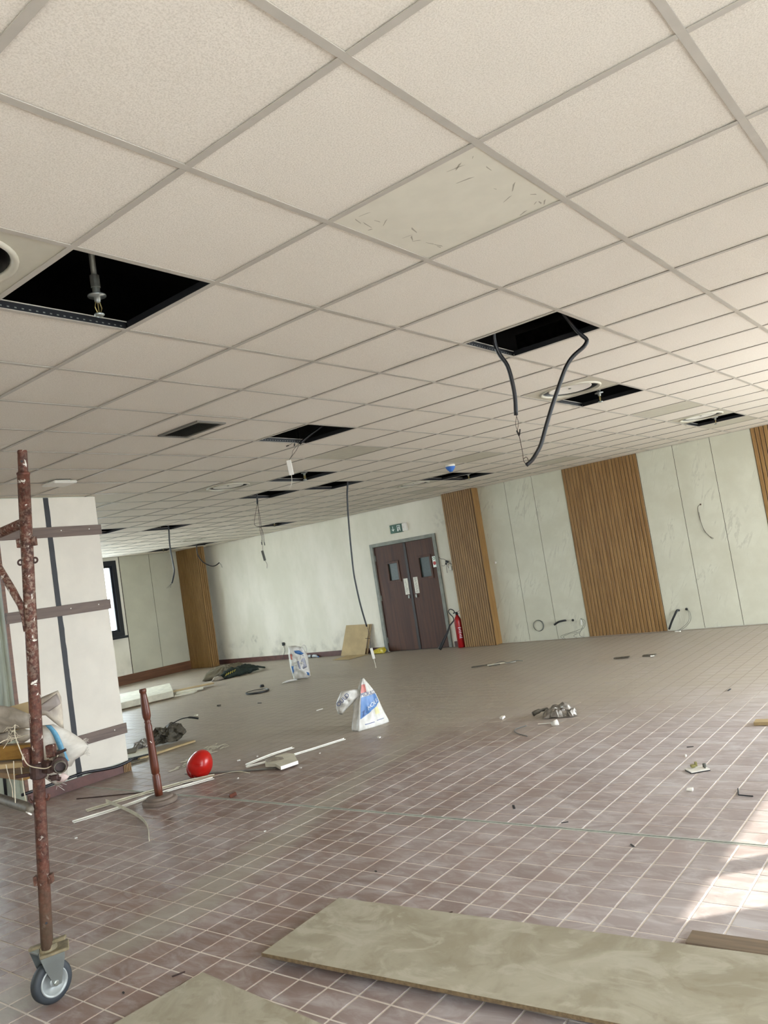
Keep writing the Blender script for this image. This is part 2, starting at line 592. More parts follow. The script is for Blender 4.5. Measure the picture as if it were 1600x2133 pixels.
    def mesh(self, name, origin=(0, 0, 0), smooth=False):
        bmesh.ops.translate(self.bm, verts=self.bm.verts, vec=-Vector(origin))
        bmesh.ops.recalc_face_normals(self.bm, faces=self.bm.faces)
        me = bpy.data.meshes.new(name)
        self.bm.to_mesh(me)
        self.bm.free()
        if smooth:
            for p in me.polygons:
                p.use_smooth = True
        return me


ORIGIN = {}          # world origin of every object that can be a parent


def link(name, data, parent=None, loc=(0, 0, 0)):
    o = bpy.data.objects.new(name, data)
    COL.objects.link(o)
    o.location = loc
    if parent is not None:
        o.parent = parent
    return o


def part(name, mb, mat, parent, smooth=False, label=None, kind=None):
    """One part (or sub-part): a mesh of its own whose origin is its thing's origin."""
    org = ORIGIN[parent.name]
    me = mb.mesh(name, org, smooth)
    me.materials.append(MT[mat] if isinstance(mat, str) else mat)
    o = link(name, me, parent)
    ORIGIN[o.name] = org
    if label:
        o['label'] = label
    if kind:
        o['kind'] = kind
    return o


def thing(name, label, cat, loc, group=None):
    o = link(name, None, None, loc)
    o.empty_display_size = 0.1
    ORIGIN[o.name] = Vector(loc)
    o['label'] = label
    o['category'] = cat
    if group:
        o['group'] = group
    return o


def solo(name, label, cat, mb, mat, loc, group=None, smooth=False):
    """A thing that is a single mesh."""
    me = mb.mesh(name, loc, smooth)
    me.materials.append(MT[mat])
    o = link(name, me, None, loc)
    ORIGIN[o.name] = Vector(loc)
    o['label'] = label
    o['category'] = cat
    if group:
        o['group'] = group
    return o


def struct(name, mb, mat, smooth=False):
    me = mb.mesh(name, (0, 0, 0), smooth)
    me.materials.append(MT[mat])
    o = link(name, me)
    ORIGIN[o.name] = Vector((0, 0, 0))
    o['kind'] = 'structure'
    return o


def shared(name, me, parent, loc):
    """A repeat that shares mesh data."""
    o = bpy.data.objects.new(name, me)
    COL.objects.link(o)
    o.parent = parent
    o.location = Vector(loc) - ORIGIN[parent.name]
    ORIGIN[o.name] = Vector(loc)
    return o


def view(P):
    """Pixel and depth of a point, to find which repeats show largest."""
    v = Vector(P) - CAM
    z = v.dot(f)
    if z <= 0.05:
        return None
    return 800 + F_PX * v.dot(r) / z, 1066.5 + F_PX * v.dot(d) / z, z


def shows(pts, margin=30):
    """Rough size in pixels of a patch, 0 when it is out of the frame."""
    q = [view(p) for p in pts]
    if any(v is None for v in q):
        return 0
    xs = [v[0] for v in q]
    ys = [v[1] for v in q]
    if max(xs) < -margin or min(xs) > 1600 + margin or max(ys) < -margin or min(ys) > 2133 + margin:
        return 0
    a = 0
    for i in range(len(q)):
        j = (i + 1) % len(q)
        a += xs[i] * ys[j] - xs[j] * ys[i]
    return abs(a) / 2


def text_mesh(body, size, depth=0.0006, align='CENTER'):
    cu = bpy.data.curves.new('letters', 'FONT')
    cu.body = body
    cu.size = size
    cu.align_x = align
    cu.align_y = 'CENTER'
    cu.extrude = depth
    o = bpy.data.objects.new('letters', cu)
    COL.objects.link(o)
    dg = bpy.context.evaluated_depsgraph_get()
    me = bpy.data.meshes.new_from_object(o.evaluated_get(dg))
    bpy.data.objects.remove(o)
    bpy.data.curves.remove(cu)
    return me


def put_text(name, body, size, mat, parent, c, ux, uy, shear=0.0, label=None):
    """Flat lettering on a surface: ux is the reading direction, uy is up."""
    me = text_mesh(body, size)
    ux = Vector(ux).normalized()
    uy = Vector(uy)
    uy = (uy - ux * uy.dot(ux)).normalized()
    uz = ux.cross(uy)
    org = ORIGIN[parent.name]
    for v in me.vertices:
        p = v.co.copy()
        v.co = Vector(c) + ux * (p.x + shear * p.y) + uy * p.y + uz * p.z - org
    me.materials.clear()
    me.materials.append(MT[mat])
    me.name = name
    o = link(name, me, parent)
    ORIGIN[o.name] = org
    if label:
        o['label'] = label
    return o


# ================================================================== SETTING
# ------------------------------------------------------------------ ground outside, unseen: added and kept pale to bounce light indoors
mb = MB()
mb.box((-60, -60, -0.35), (70, 70, -0.30))
struct('ground', mb, 'ground')

# ------------------------------------------------------------------ floor: grout bed, tiles, movement joint
mb = MB()
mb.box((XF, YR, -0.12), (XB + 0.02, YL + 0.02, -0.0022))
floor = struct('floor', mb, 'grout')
PX, PY, X0, Y0 = 0.16245, 0.1584, 1.610, 1.027
GAP = 0.0085
JX0, JX1 = 2.585, 2.613       # movement joint across the room


def tile_mesh(sx, sy):
    b = MB()
    hx, hy, c = sx / 2, sy / 2, 0.0016
    top = [(-hx + c, -hy + c, 0), (hx - c, -hy + c, 0), (hx - c, hy - c, 0), (-hx + c, hy - c, 0)]
    mid = [(-hx, -hy, -c * .7), (hx, -hy, -c * .7), (hx, hy, -c * .7), (-hx, hy, -c * .7)]
    bot = [(-hx, -hy, -0.004), (hx, -hy, -0.004), (hx, hy, -0.004), (-hx, hy, -0.004)]
    tv = [b.bm.verts.new(p) for p in top]
    mv = [b.bm.verts.new(p) for p in mid]
    bv = [b.bm.verts.new(p) for p in bot]
    b.bm.faces.new(tv)
    for i in range(4):
        j = (i + 1) % 4
        b.bm.faces.new((mv[i], mv[j], tv[j], tv[i]))
        b.bm.faces.new((bv[i], bv[j], mv[j], mv[i]))
    me = b.mesh('tile')
    me.materials.append(MT['tile'])
    return me


cells = []
i0, i1 = int((XF - X0) / PX) + 1, int((XB - X0) / PX)
j0, j1 = int((YR - Y0) / PY) + 1, int((YL - Y0) / PY)
for i in range(i0, i1 + 1):
    xa, xb = X0 + i * PX + GAP / 2, X0 + (i + 1) * PX - GAP / 2
    shift = 0.0
    if xb > JX0 and xa < JX1:      # cut at the joint
        spans = [(xa, min(xb, JX0 - .002)), (max(xa, JX1 + .002), xb)]
    else:
        spans = [(xa, xb)]
    for xa, xb in spans:
        if xb - xa < 0.02 or xb > XB + 0.005:
            continue
        sy = 0.045 if xa > JX0 else 0.0      # the two fields are slightly out of step
        for j in range(j0, j1):
            ya, yb = Y0 + j * PY + GAP / 2 + sy, Y0 + (j + 1) * PY - GAP / 2 + sy
            s = shows([(xa, ya, 0), (xb, ya, 0), (xb, yb, 0), (xa, yb, 0)])
            cells.append((s, xa, xb, ya, yb))
cells.sort(key=lambda c: -c[0])
std = {}
for s, xa, xb, ya, yb in cells[:300]:
    key = (round(xb - xa, 4), round(yb - ya, 4))
    if key not in std:
        std[key] = tile_mesh(*key)
    o = shared('tile', std[key], floor, ((xa + xb) / 2, (ya + yb) / 2, random.uniform(-0.0003, 0.0003)))
    o.rotation_euler = (random.uniform(-.0016, .0016), random.uniform(-.0016, .0016), random.uniform(-.003, .003))
mb = MB()
for s, xa, xb, ya, yb in cells[300:]:
    # joints fill up with building dust further in, so the tiles come out flush there
    q = min(1.0, max(0.0, (xa + .75 * ya - 5.2) / 1.8))
    z = random.uniform(-0.0004, 0.0004) * (1 - q) - 0.0019 * q
    c = 0.0016
    top = [(xa + c, ya + c, z), (xb - c, ya + c, z), (xb - c, yb - c, z), (xa + c, yb - c, z)]
    bot = [(xa, ya, -.003), (xb, ya, -.003), (xb, yb, -.003), (xa, yb, -.003)]
    tv = [mb.bm.verts.new(p) for p in top]
    bv = [mb.bm.verts.new(p) for p in bot]
    mb.bm.faces.new(tv)
    for i in range(4):
        j = (i + 1) % 4
        mb.bm.faces.new((bv[i], bv[j], tv[j], tv[i]))
part('distant_tiles', mb, 'tile', floor, kind='stuff')
mb = MB()
mb.box((JX0, YR, -.004), (JX0 + .008, YL, .001))
mb.box((JX1 - .008, YR, -.004), (JX1, YL, .001))
js = part('joint_strip', mb, 'jointstrip', floor)
mb = MB()
mb.box((JX0 + .008, YR, -.004), (JX1 - .008, YL, -.0015))
part('joint_filler', mb, 'jointdark', js)

# ------------------------------------------------------------------ walls
DY0, DY1, DZ = 7.22, 8.78, 2.11          # door opening in the far wall


def wall_with_openings(axis, at, thick, a0, a1, z0, z1, holes):
    """Wall slab along X (axis 'y': plane Y=at) or along Y (axis 'x'), cut by rectangular holes (a,b,za,zb)."""
    b = MB()
    cuts = sorted(holes)
    cur = a0
    segs = []
    for (h0, h1, za, zb) in cuts:
        segs.append((cur, h0, z0, z1))
        if za > z0:
            segs.append((h0, h1, z0, za))
        segs.append((h0, h1, zb, z1))
        cur = h1
    segs.append((cur, a1, z0, z1))
    for (s0, s1, za, zb) in segs:
        if s1 - s0 < 1e-4:
            continue
        lo, hi = min(at, at + thick), max(at, at + thick)
        if axis == 'x':
            b.box((lo, s0, za), (hi, s1, zb))
        else:
            b.box((s0, lo, za), (s1, hi, zb))
    return b


wall_back = struct('wall_back', wall_with_openings('x', XB + 0.014, 0.22, YR - .2, YL + .25, -0.12, ZS, [(DY0, DY1, -0.12, DZ)]), 'wall')
wall_left = struct('wall_left', wall_with_openings('y', YL + 0.014, 0.24, XF - .2, XB + .014, -0.12, ZS, [(a, b, z, ZL1) for (a, b), z in zip(WIN_L, ZLS)]), 'wall')
wall_right = struct('wall_right', wall_with_openings('y', YR, -0.25, XF - .2, XB + .014, -0.12, ZS, sorted((a, b, z, ZR1) for (a, b), z in zip(WIN_R, ZRS))), 'wall')
mb = MB()
mb.box((XF - .2, YR - .2, -.12), (XF, YL + .25, ZS))
wall_front = struct('wall_front', mb, 'wall')

# feature cladding on the far wall: veined boards and slatted panels


def clad_board(parent, ya, yb, z0=0.006, z1=H, x=XB):
    b = MB()
    b.box((x - 0.002, ya + .0038, z0), (x + .0139, yb - .0038, z1))
    o = part('wall_board', b, 'marble', parent)
    b = MB()
    b.box((x + .004, ya - .004, z0), (x + .0137, ya + .004, z1))
    part('dark_joint', b, 'slatback', parent)
    return o


for a, b in ((5.60, 6.16), (5.07, 5.60), (4.50, 5.07), (2.67, 3.23), (2.12, 2.67), (1.55, 2.12)):
    clad_board(wall_back, a, b)
clad_board(wall_back, -.28, .28)
clad_board(wall_back, -.85, -.28)
clad_board(wall_back, YR, -.85)


def slat_mesh(w, dp, h, axis):
    """One slat: rounded front arris; axis 'x' faces -X, axis 'y' faces -Y."""
    b = MB()
    c = 0.003
    prof = [(-w / 2, 0), (-w / 2, -dp + c), (-w / 2 + c, -dp), (w / 2 - c, -dp), (w / 2, -dp + c), (w / 2, 0)]
    if axis == 'x':
        pts = [(q, p, 0) for p, q in prof]
    else:
        pts = [(p, q, 0) for p, q in prof]
    b.prism(pts, (0, 0, h))
    me = b.mesh('slat')
    me.materials.append(MT['slat'])
    return me


def slat_panel_x(parent, ya, yb, x, pitch, name='slat_panel'):
    """Slatted panel that faces -X between ya and yb, its backing at x."""
    b = MB()
    b.box((x, ya, 0.004), (x + .0139, yb, H))
    p = part(name, b, 'slatback', parent)
    n = round((yb - ya) / pitch)
    pt = (yb - ya) / n
    me = slat_mesh(pt - 0.009, 0.014, H - .006, 'x')
    for k in range(n):
        shared('slat', me, p, (x, ya + pt * (k + .5), 0.005))
    return p


slat_panel_x(wall_back, 3.23, 4.50, XB, 0.0565)
slat_panel_x(wall_back, 0.28, 1.55, XB, 0.0565)

# boxed-out slatted pier right of the door
mb = MB()
mb.box((10.475, 6.162, 0), (XB + .0138, 6.81, H + .02))
pier1 = part('slatted_pier', mb, 'slatback', wall_back)
n = 14
pt = (6.81 - 6.175) / n
me = slat_mesh(pt - .010, .014, H - .004, 'x')
for k in range(n):
    shared('slat', me, pier1, (10.475, 6.175 + pt * (k + .5), .004))
mb = MB()
mb.box((10.461, 6.148, .004), (XB - .002, 6.162, H - .002))
part('side_board', mb, 'slat', pier1)

# boxed-out slatted pier in the left corner
mb = MB()
mb.box((10.215, 13.545, 0), (10.42, YL + .0138, H + .02))
pier2 = part('slatted_pier', mb, 'slatback', wall_left)
n = 15
pt = (YL - 13.545) / n
me = slat_mesh(pt - .010, .014, H - .004, 'x')
for k in range(n):
    shared('slat', me, pier2, (10.215, 13.545 + pt * (k + .5), .004))
n = 4
pt = (10.42 - 10.215) / n
me = slat_mesh(pt - .010, .014, H - .004, 'y')
for k in range(n):
    shared('slat', me, pier2, (10.215 + pt * (k + .5), 13.545, .004))
mb = MB()
mb.box((10.42, 13.92, 0), (XB + .0139, YL + .0139, H))
part('pier_return', mb, 'wall', wall_left)

# left wall boards, pale strip and skirting
for a, b in ((8.66, 9.44), (9.44, 10.20)):
    bb = MB()
    bb.box((a + .0045, YL - .004, .2), (b - .0045, YL + .0139, H))
    part('wall_board', bb, 'leftboard', wall_left)
    bb = MB()
    bb.box((a - .005, YL + .003, .2), (a + .005, YL + .0137, H))
    part('dark_joint', bb, 'slatback', wall_left)
mb = MB()
mb.box((6.98, YL - .012, 0), (10.215, YL + .0139, .2))
bl = struct('baseboard_left', mb, 'basewood')
mb = MB()
mb.box((XB - .004, DY1 + .07, 0), (XB + .0139, 13.92, .1))
struct('baseboard_back', mb, 'basered')
mb = MB()
mb.box((XB - .004, 6.83, 0), (XB + .0139, DY0 - .07, .1))
struct('baseboard_back.001', mb, 'basered')

# ------------------------------------------------------------------ windows


def window_left(n, x0, x1, ZL0, k):
    b = MB()
    y = YL
    w = 0.10
    for (xa, xb, za, zb) in ((x0, x0 + w, ZL0, ZL1), (x1 - w, x1, ZL0, ZL1), (x0 + w, x1 - w, ZL1 - w, ZL1), (x0 + w, x1 - w, ZL0, ZL0 + w)):
        b.box((xa, y - .03, za), (xb, y + .12, zb))
    me = b.mesh('window')
    me.materials.append(MT['frameblack'])
    o = link('window_%d' % n, me)
    ORIGIN[o.name] = Vector((0, 0, 0))
    o['kind'] = 'structure'
    b = MB()
    b.box((x0 - .04, y - .10, ZL0 - .05), (x1 + .04, y + .1, ZL0))
    part('window_sill', b, 'frameblack', o)
    step = (x1 - x0) / k
    for i in range(k):
        if i:
            b = MB()
            b.box((x0 + step * i - .04, y - .02, ZL0 + w), (x0 + step * i + .04, y + .1, ZL1 - w))
            part('mullion', b, 'frameblack', o)
        b = MB()
        xa = x0 + step * i + (w if i == 0 else .04)
        xb = x0 + step * (i + 1) - (w if i == k - 1 else .04)
        # opening sash inside the frame
        for (a0, a1, z0, z1) in ((xa, xa + .05, ZL0 + w, ZL1 - w), (xb - .05, xb, ZL0 + w, ZL1 - w), (xa + .05, xb - .05, ZL0 + w, ZL0 + w + .05), (xa + .05, xb - .05, ZL1 - w - .05, ZL1 - w)):
            b.box((a0, y + .01, z0), (a1, y + .06, z1))
        s = part('sash', b, 'frameblack', o)
        b = MB()
        b.box((xa + .05, y + .03, ZL0 + w + .05), (xb - .05, y + .036, ZL1 - w - .05))
        part('pane', b, 'glass', s)


window_left(1, *WIN_L[2], ZLS[2], 1)
window_left(4, *WIN_L[0], ZLS[0], 3)  # added window, unseen, for more daylight deep in the room
window_left(5, *WIN_L[1], ZLS[1], 3)  # added glazed opening hidden by the column, brightens the far floor


def window_right(n, x0, x1, mull, ZR0):
    b = MB()
    w = 0.06
    y = YR - .06
    for (xa, xb, za, zb) in ((x0, x0 + w, ZR0, ZR1), (x1 - w, x1, ZR0, ZR1), (x0 + w, x1 - w, ZR1 - w, ZR1), (x0 + w, x1 - w, ZR0, ZR0 + w)):
        b.box((xa, y - .06, za), (xb, y + .04, zb))
    me = b.mesh('window')
    me.materials.append(MT['frameblack'])
    o = link('window_%d' % n, me)
    ORIGIN[o.name] = Vector((0, 0, 0))
    o['kind'] = 'structure'
    for xm, hw in mull:
        b = MB()
        b.box((xm - hw, y - .05, ZR0 + w), (xm + hw, y + .03, ZR1 - w))
        part('mullion', b, 'frameblack', o)


window_right(2, *WIN_R[0], [(5.29, .055), (6.95, .045), (8.6, .045)], ZRS[0])
window_right(3, *WIN_R[1], [(-2.1, .045), (-.6, .045)], ZRS[1])  # added window out of view, a light source for the ceiling

# ------------------------------------------------------------------ ceiling
HOLES = {(0, 2), (4, 1), (5, 5), (8, 2), (14, 2), (8, 8), (10, 9), (9, 10), (13, 8), (14, 8), (10, 15), (8, 15), (15, 16), (16, 21), (15, 22)}
DIFF = [(-1, 2), (7, 2), (13, 2), (7, 9), (13, 9), (14, 19)]
SMOOTH = [(1, 0), (7, 6), (11, 6), (15, 6), (15, 10), (11, 2), (15, 2)]
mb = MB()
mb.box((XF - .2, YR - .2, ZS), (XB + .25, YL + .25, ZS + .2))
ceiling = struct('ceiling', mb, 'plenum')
# dark sheets standing in for shade in the void above the grid
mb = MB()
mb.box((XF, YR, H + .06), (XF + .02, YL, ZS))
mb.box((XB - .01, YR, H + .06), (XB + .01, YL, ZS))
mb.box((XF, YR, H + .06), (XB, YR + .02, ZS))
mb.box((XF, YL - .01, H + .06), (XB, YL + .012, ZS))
part('void_shade_sheets', mb, 'plenum', ceiling)

A0, A1 = -8, 18
B0, B1 = -6, 24


def ceil_tile_mesh():
    b = MB()
    s = 0.592 / 2
    b.box((-s, -s, 0), (s, s, .014), 0.0012)
    me = b.mesh('ceiling_tile')
    me.materials.append(MT['ceil'])
    return me


ctm = ceil_tile_mesh()
zt = H + 0.0045
cl = []
for a in range(A0, A1):
    for b in range(B0, B1):
        if (a, b) in HOLES or (a, b) in DIFF or (a, b) in SMOOTH:
            continue
        xa, xb, ya, yb = a * G, (a + 1) * G, b * G, (b + 1) * G
        xa, xb = max(xa, XF), min(xb, XB)
        ya, yb = max(ya, YR), min(yb, YL)
        if xb - xa < .05 or yb - ya < .05:
            continue
        whole = xb - xa > .599 and yb - ya > .599
        s = shows([(xa, ya, H), (xb, ya, H), (xb, yb, H), (xa, yb, H)]) if whole else 0
        cl.append((s, xa, xb, ya, yb))
cl.sort(key=lambda c: -c[0])
mb = MB()
for k, (s, xa, xb, ya, yb) in enumerate(cl):
    if k < 300 and s > 0:
        o = shared('ceiling_tile', ctm, ceiling, ((xa + xb) / 2, (ya + yb) / 2, zt + random.uniform(-.0004, .0006)))
    else:
        mb.box((xa + .004, ya + .004, zt), (xb - .004, yb - .004, zt + .014))
part('distant_ceiling_tiles', mb, 'ceil', ceiling, kind='stuff')

# smooth steel panels laid in among the stippled boards
sm = MB()
sm.box((-.296, -.296, 0), (.296, .296, .01), .0012)
smm = sm.mesh('smooth_panel')
smm.materials.append(MT['smooth'])
for (a, b) in SMOOTH:
    o = shared('smooth_panel', smm, ceiling, ((a + .5) * G, (b + .5) * G, zt - .001))
    o['label'] = 'smooth grey panel without stipple'
    if (a, b) == (1, 0):
        me = smm.copy()
        me.materials[0] = plain('smooth_plasterboard', '#d3cebe', .6, var=.03)
        o.data = me
        o['label'] = 'smooth pale panel with grey finger marks'
# finger marks on the nearest smooth panel
mb = MB()
for k in range(26):
    e = random.choice((0, 1, 2, 3))
    u = random.uniform(.05, .55)
    v = abs(random.gauss(0, .06)) + .03
    x, y = ((.6 + u, v), (.6 + u, .6 - v), (.6 + v, u), (1.2 - v, u))[e]
    L = random.uniform(.008, .035)
    t = random.uniform(0, PI)
    w = random.uniform(.0015, .004)
    ux, uy = math.cos(t), math.sin(t)
    z = zt - .0016
    mb.face([(x - ux * L + uy * w, y - uy * L - ux * w, z), (x + ux * L * .8, y + uy * L * .8, z), (x + ux * L - uy * w, y + uy * L + ux * w, z), (x - ux * L * .5 - uy * w, y - uy * L * .5 + ux * w, z)])
part('finger_marks', mb, plain('grey_grime', '#a09a8b', 0.7), ceiling, kind='stuff')

# main runners along X (one per grid line), cross tees between them along Y
FL = 0.012


def runner(yc, x0, x1):
    b = MB()
    b.box((x0, yc - FL, H), (x1, yc + FL, H + .0022))
    b.box((x0, yc - .004, H + .036), (x1, yc + .004, H + .040))
    return b


def runner_web(yc, x0, x1):
    b = MB()
    b.box((x0, yc - .0012, H + .0022), (x1, yc + .0012, H + .036))
    return b


for b in range(B0 + 1, B1):
    if YR < b * G < YL:
        mr = part('main_runner', runner(b * G, XF, XB), 'bar', ceiling)
        part('web', runner_web(b * G, XF, XB), 'webshade', mr)
tee = MB()
tee.box((-FL, -G / 2 + FL + .0004, H), (FL, G / 2 - FL - .0004, H + .0016))
tee.box((-.0012, -G / 2 + FL, H + .0016), (.0012, G / 2 - FL, H + .036))
teem = tee.mesh('cross_tee')
teem.materials.append(MT['bar'])
teem.materials.append(MT['webshade'])
for p in teem.polygons:
    if p.center.z > H + .004 or abs(p.normal.x) > .9 and p.center.z > H + .002:
        p.material_index = 1
tl = []
for a in range(A0 + 1, A1):
    for b in range(B0, B1):
        y = (b + .5) * G
        if not (XF < a * G < XB - .02 and YR + .3 < y < YL - .3):
            continue
        q = [(a * G - FL, y - .3, H), (a * G + FL, y - .3, H), (a * G + FL, y + .3, H), (a * G - FL, y + .3, H)]
        tl.append((shows(q), a * G, y))
tl.sort(key=lambda c: -c[0])
mb = MB()
for k, (s, x, y) in enumerate(tl):
    if k < 300 and s > 0:
        shared('cross_tee', teem, ceiling, (x, y, 0))
    else:
        mb.box((x - FL, y - G / 2 + FL, H), (x + FL, y + G / 2 - FL, H + .0016))
part('distant_cross_tees', mb, 'bar', ceiling, kind='stuff')
# pale marks painting the light in punched slots on the runner webs
mb = MB()
for (a, b) in ((0, 3), (4, 2), (5, 6), (8, 3)):
    for k in range(20):
        x = a * G + .02 + k * .029
        mb.box((x, b * G - .0016, H + .014), (x + .009, b * G - .0011, H + .019))
part('lit_slot_marks', mb, 'galv', ceiling, kind='stuff')
# wall angle round the room
mb = MB()
mb.box((XB - .024, YR, H - .0005), (XB - .002, YL, H + .002))
mb.box((XF, YL - .024, H - .0005), (XB, YL - .004, H + .002))
mb.box((XF, YR, H - .0005), (XB, YR + .022, H + .002))
part('wall_angle', mb, 'bar', ceiling)

# ------------------------------------------------------------------ boxed column on the left
CX0, CX1, CY0, CY1 = 2.06, 3.10, 6.15, 7.15
mb = MB()
mb.box((CX0 + .01, CY0 + .012, 0), (CX1 - .005, CY1, H + .03))
column = struct('trim_1', mb, 'greenish')
mb = MB()
mb.box((CX0 + .02, CY0, .105), (2.545, CY0 + .012, H - .002))
part('face_board', mb, 'colpaint', column)
mb = MB()
mb.box((2.595, CY0, .105), (CX1, CY0 + .012, H - .002))
part('face_board', mb, 'colpaint', column)
mb = MB()
nz = 40
pts_l, pts_r = [], []
for k in range(nz + 1):
    z = .10 + (H - .104) * k / nz
    pts_l.append((2.545 + mnoise.noise(Vector((0, 3, z * 9))) * .006, z))
    pts_r.append((2.597 + mnoise.noise(Vector((7, 0, z * 9))) * .006, z))
for k in range(nz):
    mb.face([(pts_l[k][0], CY0 - .003, pts_l[k][1]), (pts_r[k][0], CY0 - .003, pts_r[k][1]), (pts_r[k + 1][0], CY0 - .003, pts_r[k + 1][1]), (pts_l[k + 1][0], CY0 - .003, pts_l[k + 1][1])])
mb.box((2.546, CY0 - .002, .1), (2.594, CY0 + .012, H - .002))
part('bitumen_strip', mb, 'tape', column)
for z in (2.44, 1.675, .425):
    mb = MB()
    mb.box((CX0 - .01 if z > .5 else CX0 + .03, CY0 - .02, z - .05), (CX1 + .02, CY0 - .0035, z + .05), .002)
    bt = part('batten', mb, 'batten', column)
    mb = MB()
    for x in ((2.28, 2.68, 2.98) if z > 1 else (2.98,)):
        mb.lathe((x, CY0 - .0225, z + .01), [(.006, 0), (.004, .003)], (0, 1, 0), 8)
    part('screw_head', mb, 'white', bt)
mb = MB()
mb.box((CX0 - .012, CY0 - .001, .1), (CX0 + .02, CY0 + .012, H - .002))
part('corner_batten', mb, 'basewood', column)
mb = MB()
mb.box((CX0 - .008, CY0 + .14, .1), (CX0 + .012, CY0 + .19, H - .002))
mb.box((CX0 - .014, CY0 + .40, .1), (CX0 + .012, CY0 + .46, H - .002))
part('side_rail', mb, 'greenish', column)
mb = MB()
mb.box((CX0, CY0 - .004, 0), (CX1 - .03, CY0 + .012, .095))
part('skirting', mb, 'basered', column)
mb = MB()
for k in range(5):
    mb.box((3.035 + k * .018, CY0 - .012, 0), (3.047 + k * .018, CY0 + .01, .085))
mb.box((3.03, CY0 - .002, 0), (3.12, CY0 + .01, .085))
part('slat_offcut', mb, 'slat', column)

# ================================================================== DOOR
mb = MB()
fw = .075
for (ya, yb, za, zb) in ((DY0 - .015, DY0 + fw - .02, 0, DZ + .015), (DY1 - fw + .02, DY1 + .015, 0, DZ + .015), (DY0 + fw - .0201, DY1 - fw + .0201, DZ - .05, DZ + .015)):
    mb.box((XB - .012, ya, za), (XB + .116, yb, zb), .003)
me = mb.mesh('door_1')
me.materials.append(MT['doorframe'])
door = link('door_1', me)
door['kind'] = 'structure'
ORIGIN[door.name] = Vector((0, 0, 0))
mb = MB()
mb.box((XB + .115, DY0 - .1, -.1), (XB + .15, DY1 + .1, DZ + .1))  # added unseen panel that stops daylight showing round the leaves
part('light_stop_panel', mb, 'plenum', door)
XD = XB + .022       # front of the leaves


def leaf(y0, y1, gy0, gy1, gz0, gz1):
    b = MB()
    for (ya, yb, za, zb) in ((y0, gy0, .008, 2.055), (gy1, y1, .008, 2.055), (gy0, gy1, .008, gz0), (gy0, gy1, gz1, 2.055)):
        b.box((XD, ya, za), (XD + .045, yb, zb))
    o = part('door_leaf', b, 'doorwood', door)
    b = MB()
    w = .035
    for (ya, yb, za, zb) in ((gy0 - w, gy0 + .006, gz0 - w, gz1 + w), (gy1 - .006, gy1 + w, gz0 - w, gz1 + w), (gy0, gy1, gz0 - w, gz0 + .006), (gy0, gy1, gz1 - .006, gz1 + w)):
        b.box((XD - .014, ya, za), (XD + .001, yb, zb), .002)
    part('glazing_bead', b, 'doorwood', o)
    b = MB()
    b.box((XD + .018, gy0, gz0), (XD + .024, gy1, gz1))
    part('pane', b, 'doorglass', o)
    return o


leafL = leaf(7.965, 8.722, 8.19, 8.43, 1.36, 1.70)
leafR = leaf(7.275, 7.945, 7.42, 7.67, 1.34, 1.72)
mb = MB()
mb.box((XD - .012, 7.93, .01), (XD + .03, 7.985, 2.05), .002)
part('meeting_strip', mb, 'dooredge', door)
for lf, y in ((leafL, 8.055), (leafR, 7.82)):
    b = MB()
    b.box((XD - .006, y - .05, 1.06), (XD + .0005, y + .05, 1.37), .001)
    part('push_plate', b, 'plaque', lf)
    b = MB()
    b.box((XD - .03, y - .018 - .03 * (1 if lf is leafL else -1), .985), (XD - .001, y + .012 - .03 * (1 if lf is leafL else -1), 1.045), .004)
    part('handle', b, 'galv', lf)
# unreadable vertical print on the plates: rows of short strokes
mb = MB()
for k in range(9):
    z = 1.33 - k * .029
    mb.tube([(XD - .0066, 8.062 + .012 * math.sin(k * 2.1), z), (XD - .0066, 8.046 + .01 * math.cos(k * 1.7), z - .016), (XD - .0066, 8.066, z - .022)], .0018, 4)
part('print', mb, 'ink', leafL)
mb = MB()
for row, y in enumerate((7.835, 7.808)):
    for k in range(16):
        z = 1.345 - k * .0165
        mb.box((XD - .0068, y - .006, z - .010 + .003 * ((k * 7 + row) % 3)), (XD - .0061, y + .006, z))
part('print', mb, 'ink', leafR)
# hinges on the left jamb
for z in (1.84, 1.05, .22):
    b = MB()
    b.lathe((XD - .012, 8.732, z - .06), [(.009, 0), (.009, .12)], (0, 0, 1), 10)
    b.box((XD - .006, 8.70, z - .055), (XD + .001, 8.745, z + .055))
    part('hinge', b, 'galv', door)
# safety sticker high on the right leaf
b = MB()
b.box((XD - .0022, 7.285, 1.50), (XD + .0002, 7.365, 1.705))
stk = part('sticker', b, 'signwhite', leafR)
b = MB()
b.lathe((XD - .003, 7.325, 1.575), [(.034, 0), (.034, .0012)], (1, 0, 0), 20)
part('sticker_mark', b, 'stickred', stk)
b = MB()
b.ring((XD - .0026, 7.325, 1.665), (1, 0, 0), .022, .005, 16, 4)
part('sticker_ring', b, 'stickgreen', stk)

# ================================================================== EXIT SIGN
sx = XB + .0135
sg = thing('exit_sign', 'green emergency exit sign with white arrow and running figure above the double door', 'sign', (sx, 8.06, 2.26))
mb = MB()
mb.box((sx - .035, 7.905, 2.262), (sx, 8.21, 2.425), .004)
part('sign_panel', mb, 'exitgreen', sg)
mb = MB()
mb.box((sx - .05, 7.80, 2.268), (sx, 7.905, 2.42), .006)
bx = part('battery_box', mb, 'white', sg)
mb = MB()
mb.lathe((sx - .051, 7.875, 2.345), [(.006, 0), (.006, .004)], (1, 0, 0), 10)
part('test_button', mb, 'stickred', bx)


def flat_on_sign(polys):
    """Polygons given as (reading x from the left edge, z) in metres, raised 1 mm."""
    b = MB()
    for pl in polys:
        b.prism([(sx - .0352, 8.21 - u, 2.262 + v) for u, v in pl], (-.001, 0, 0))
    return b


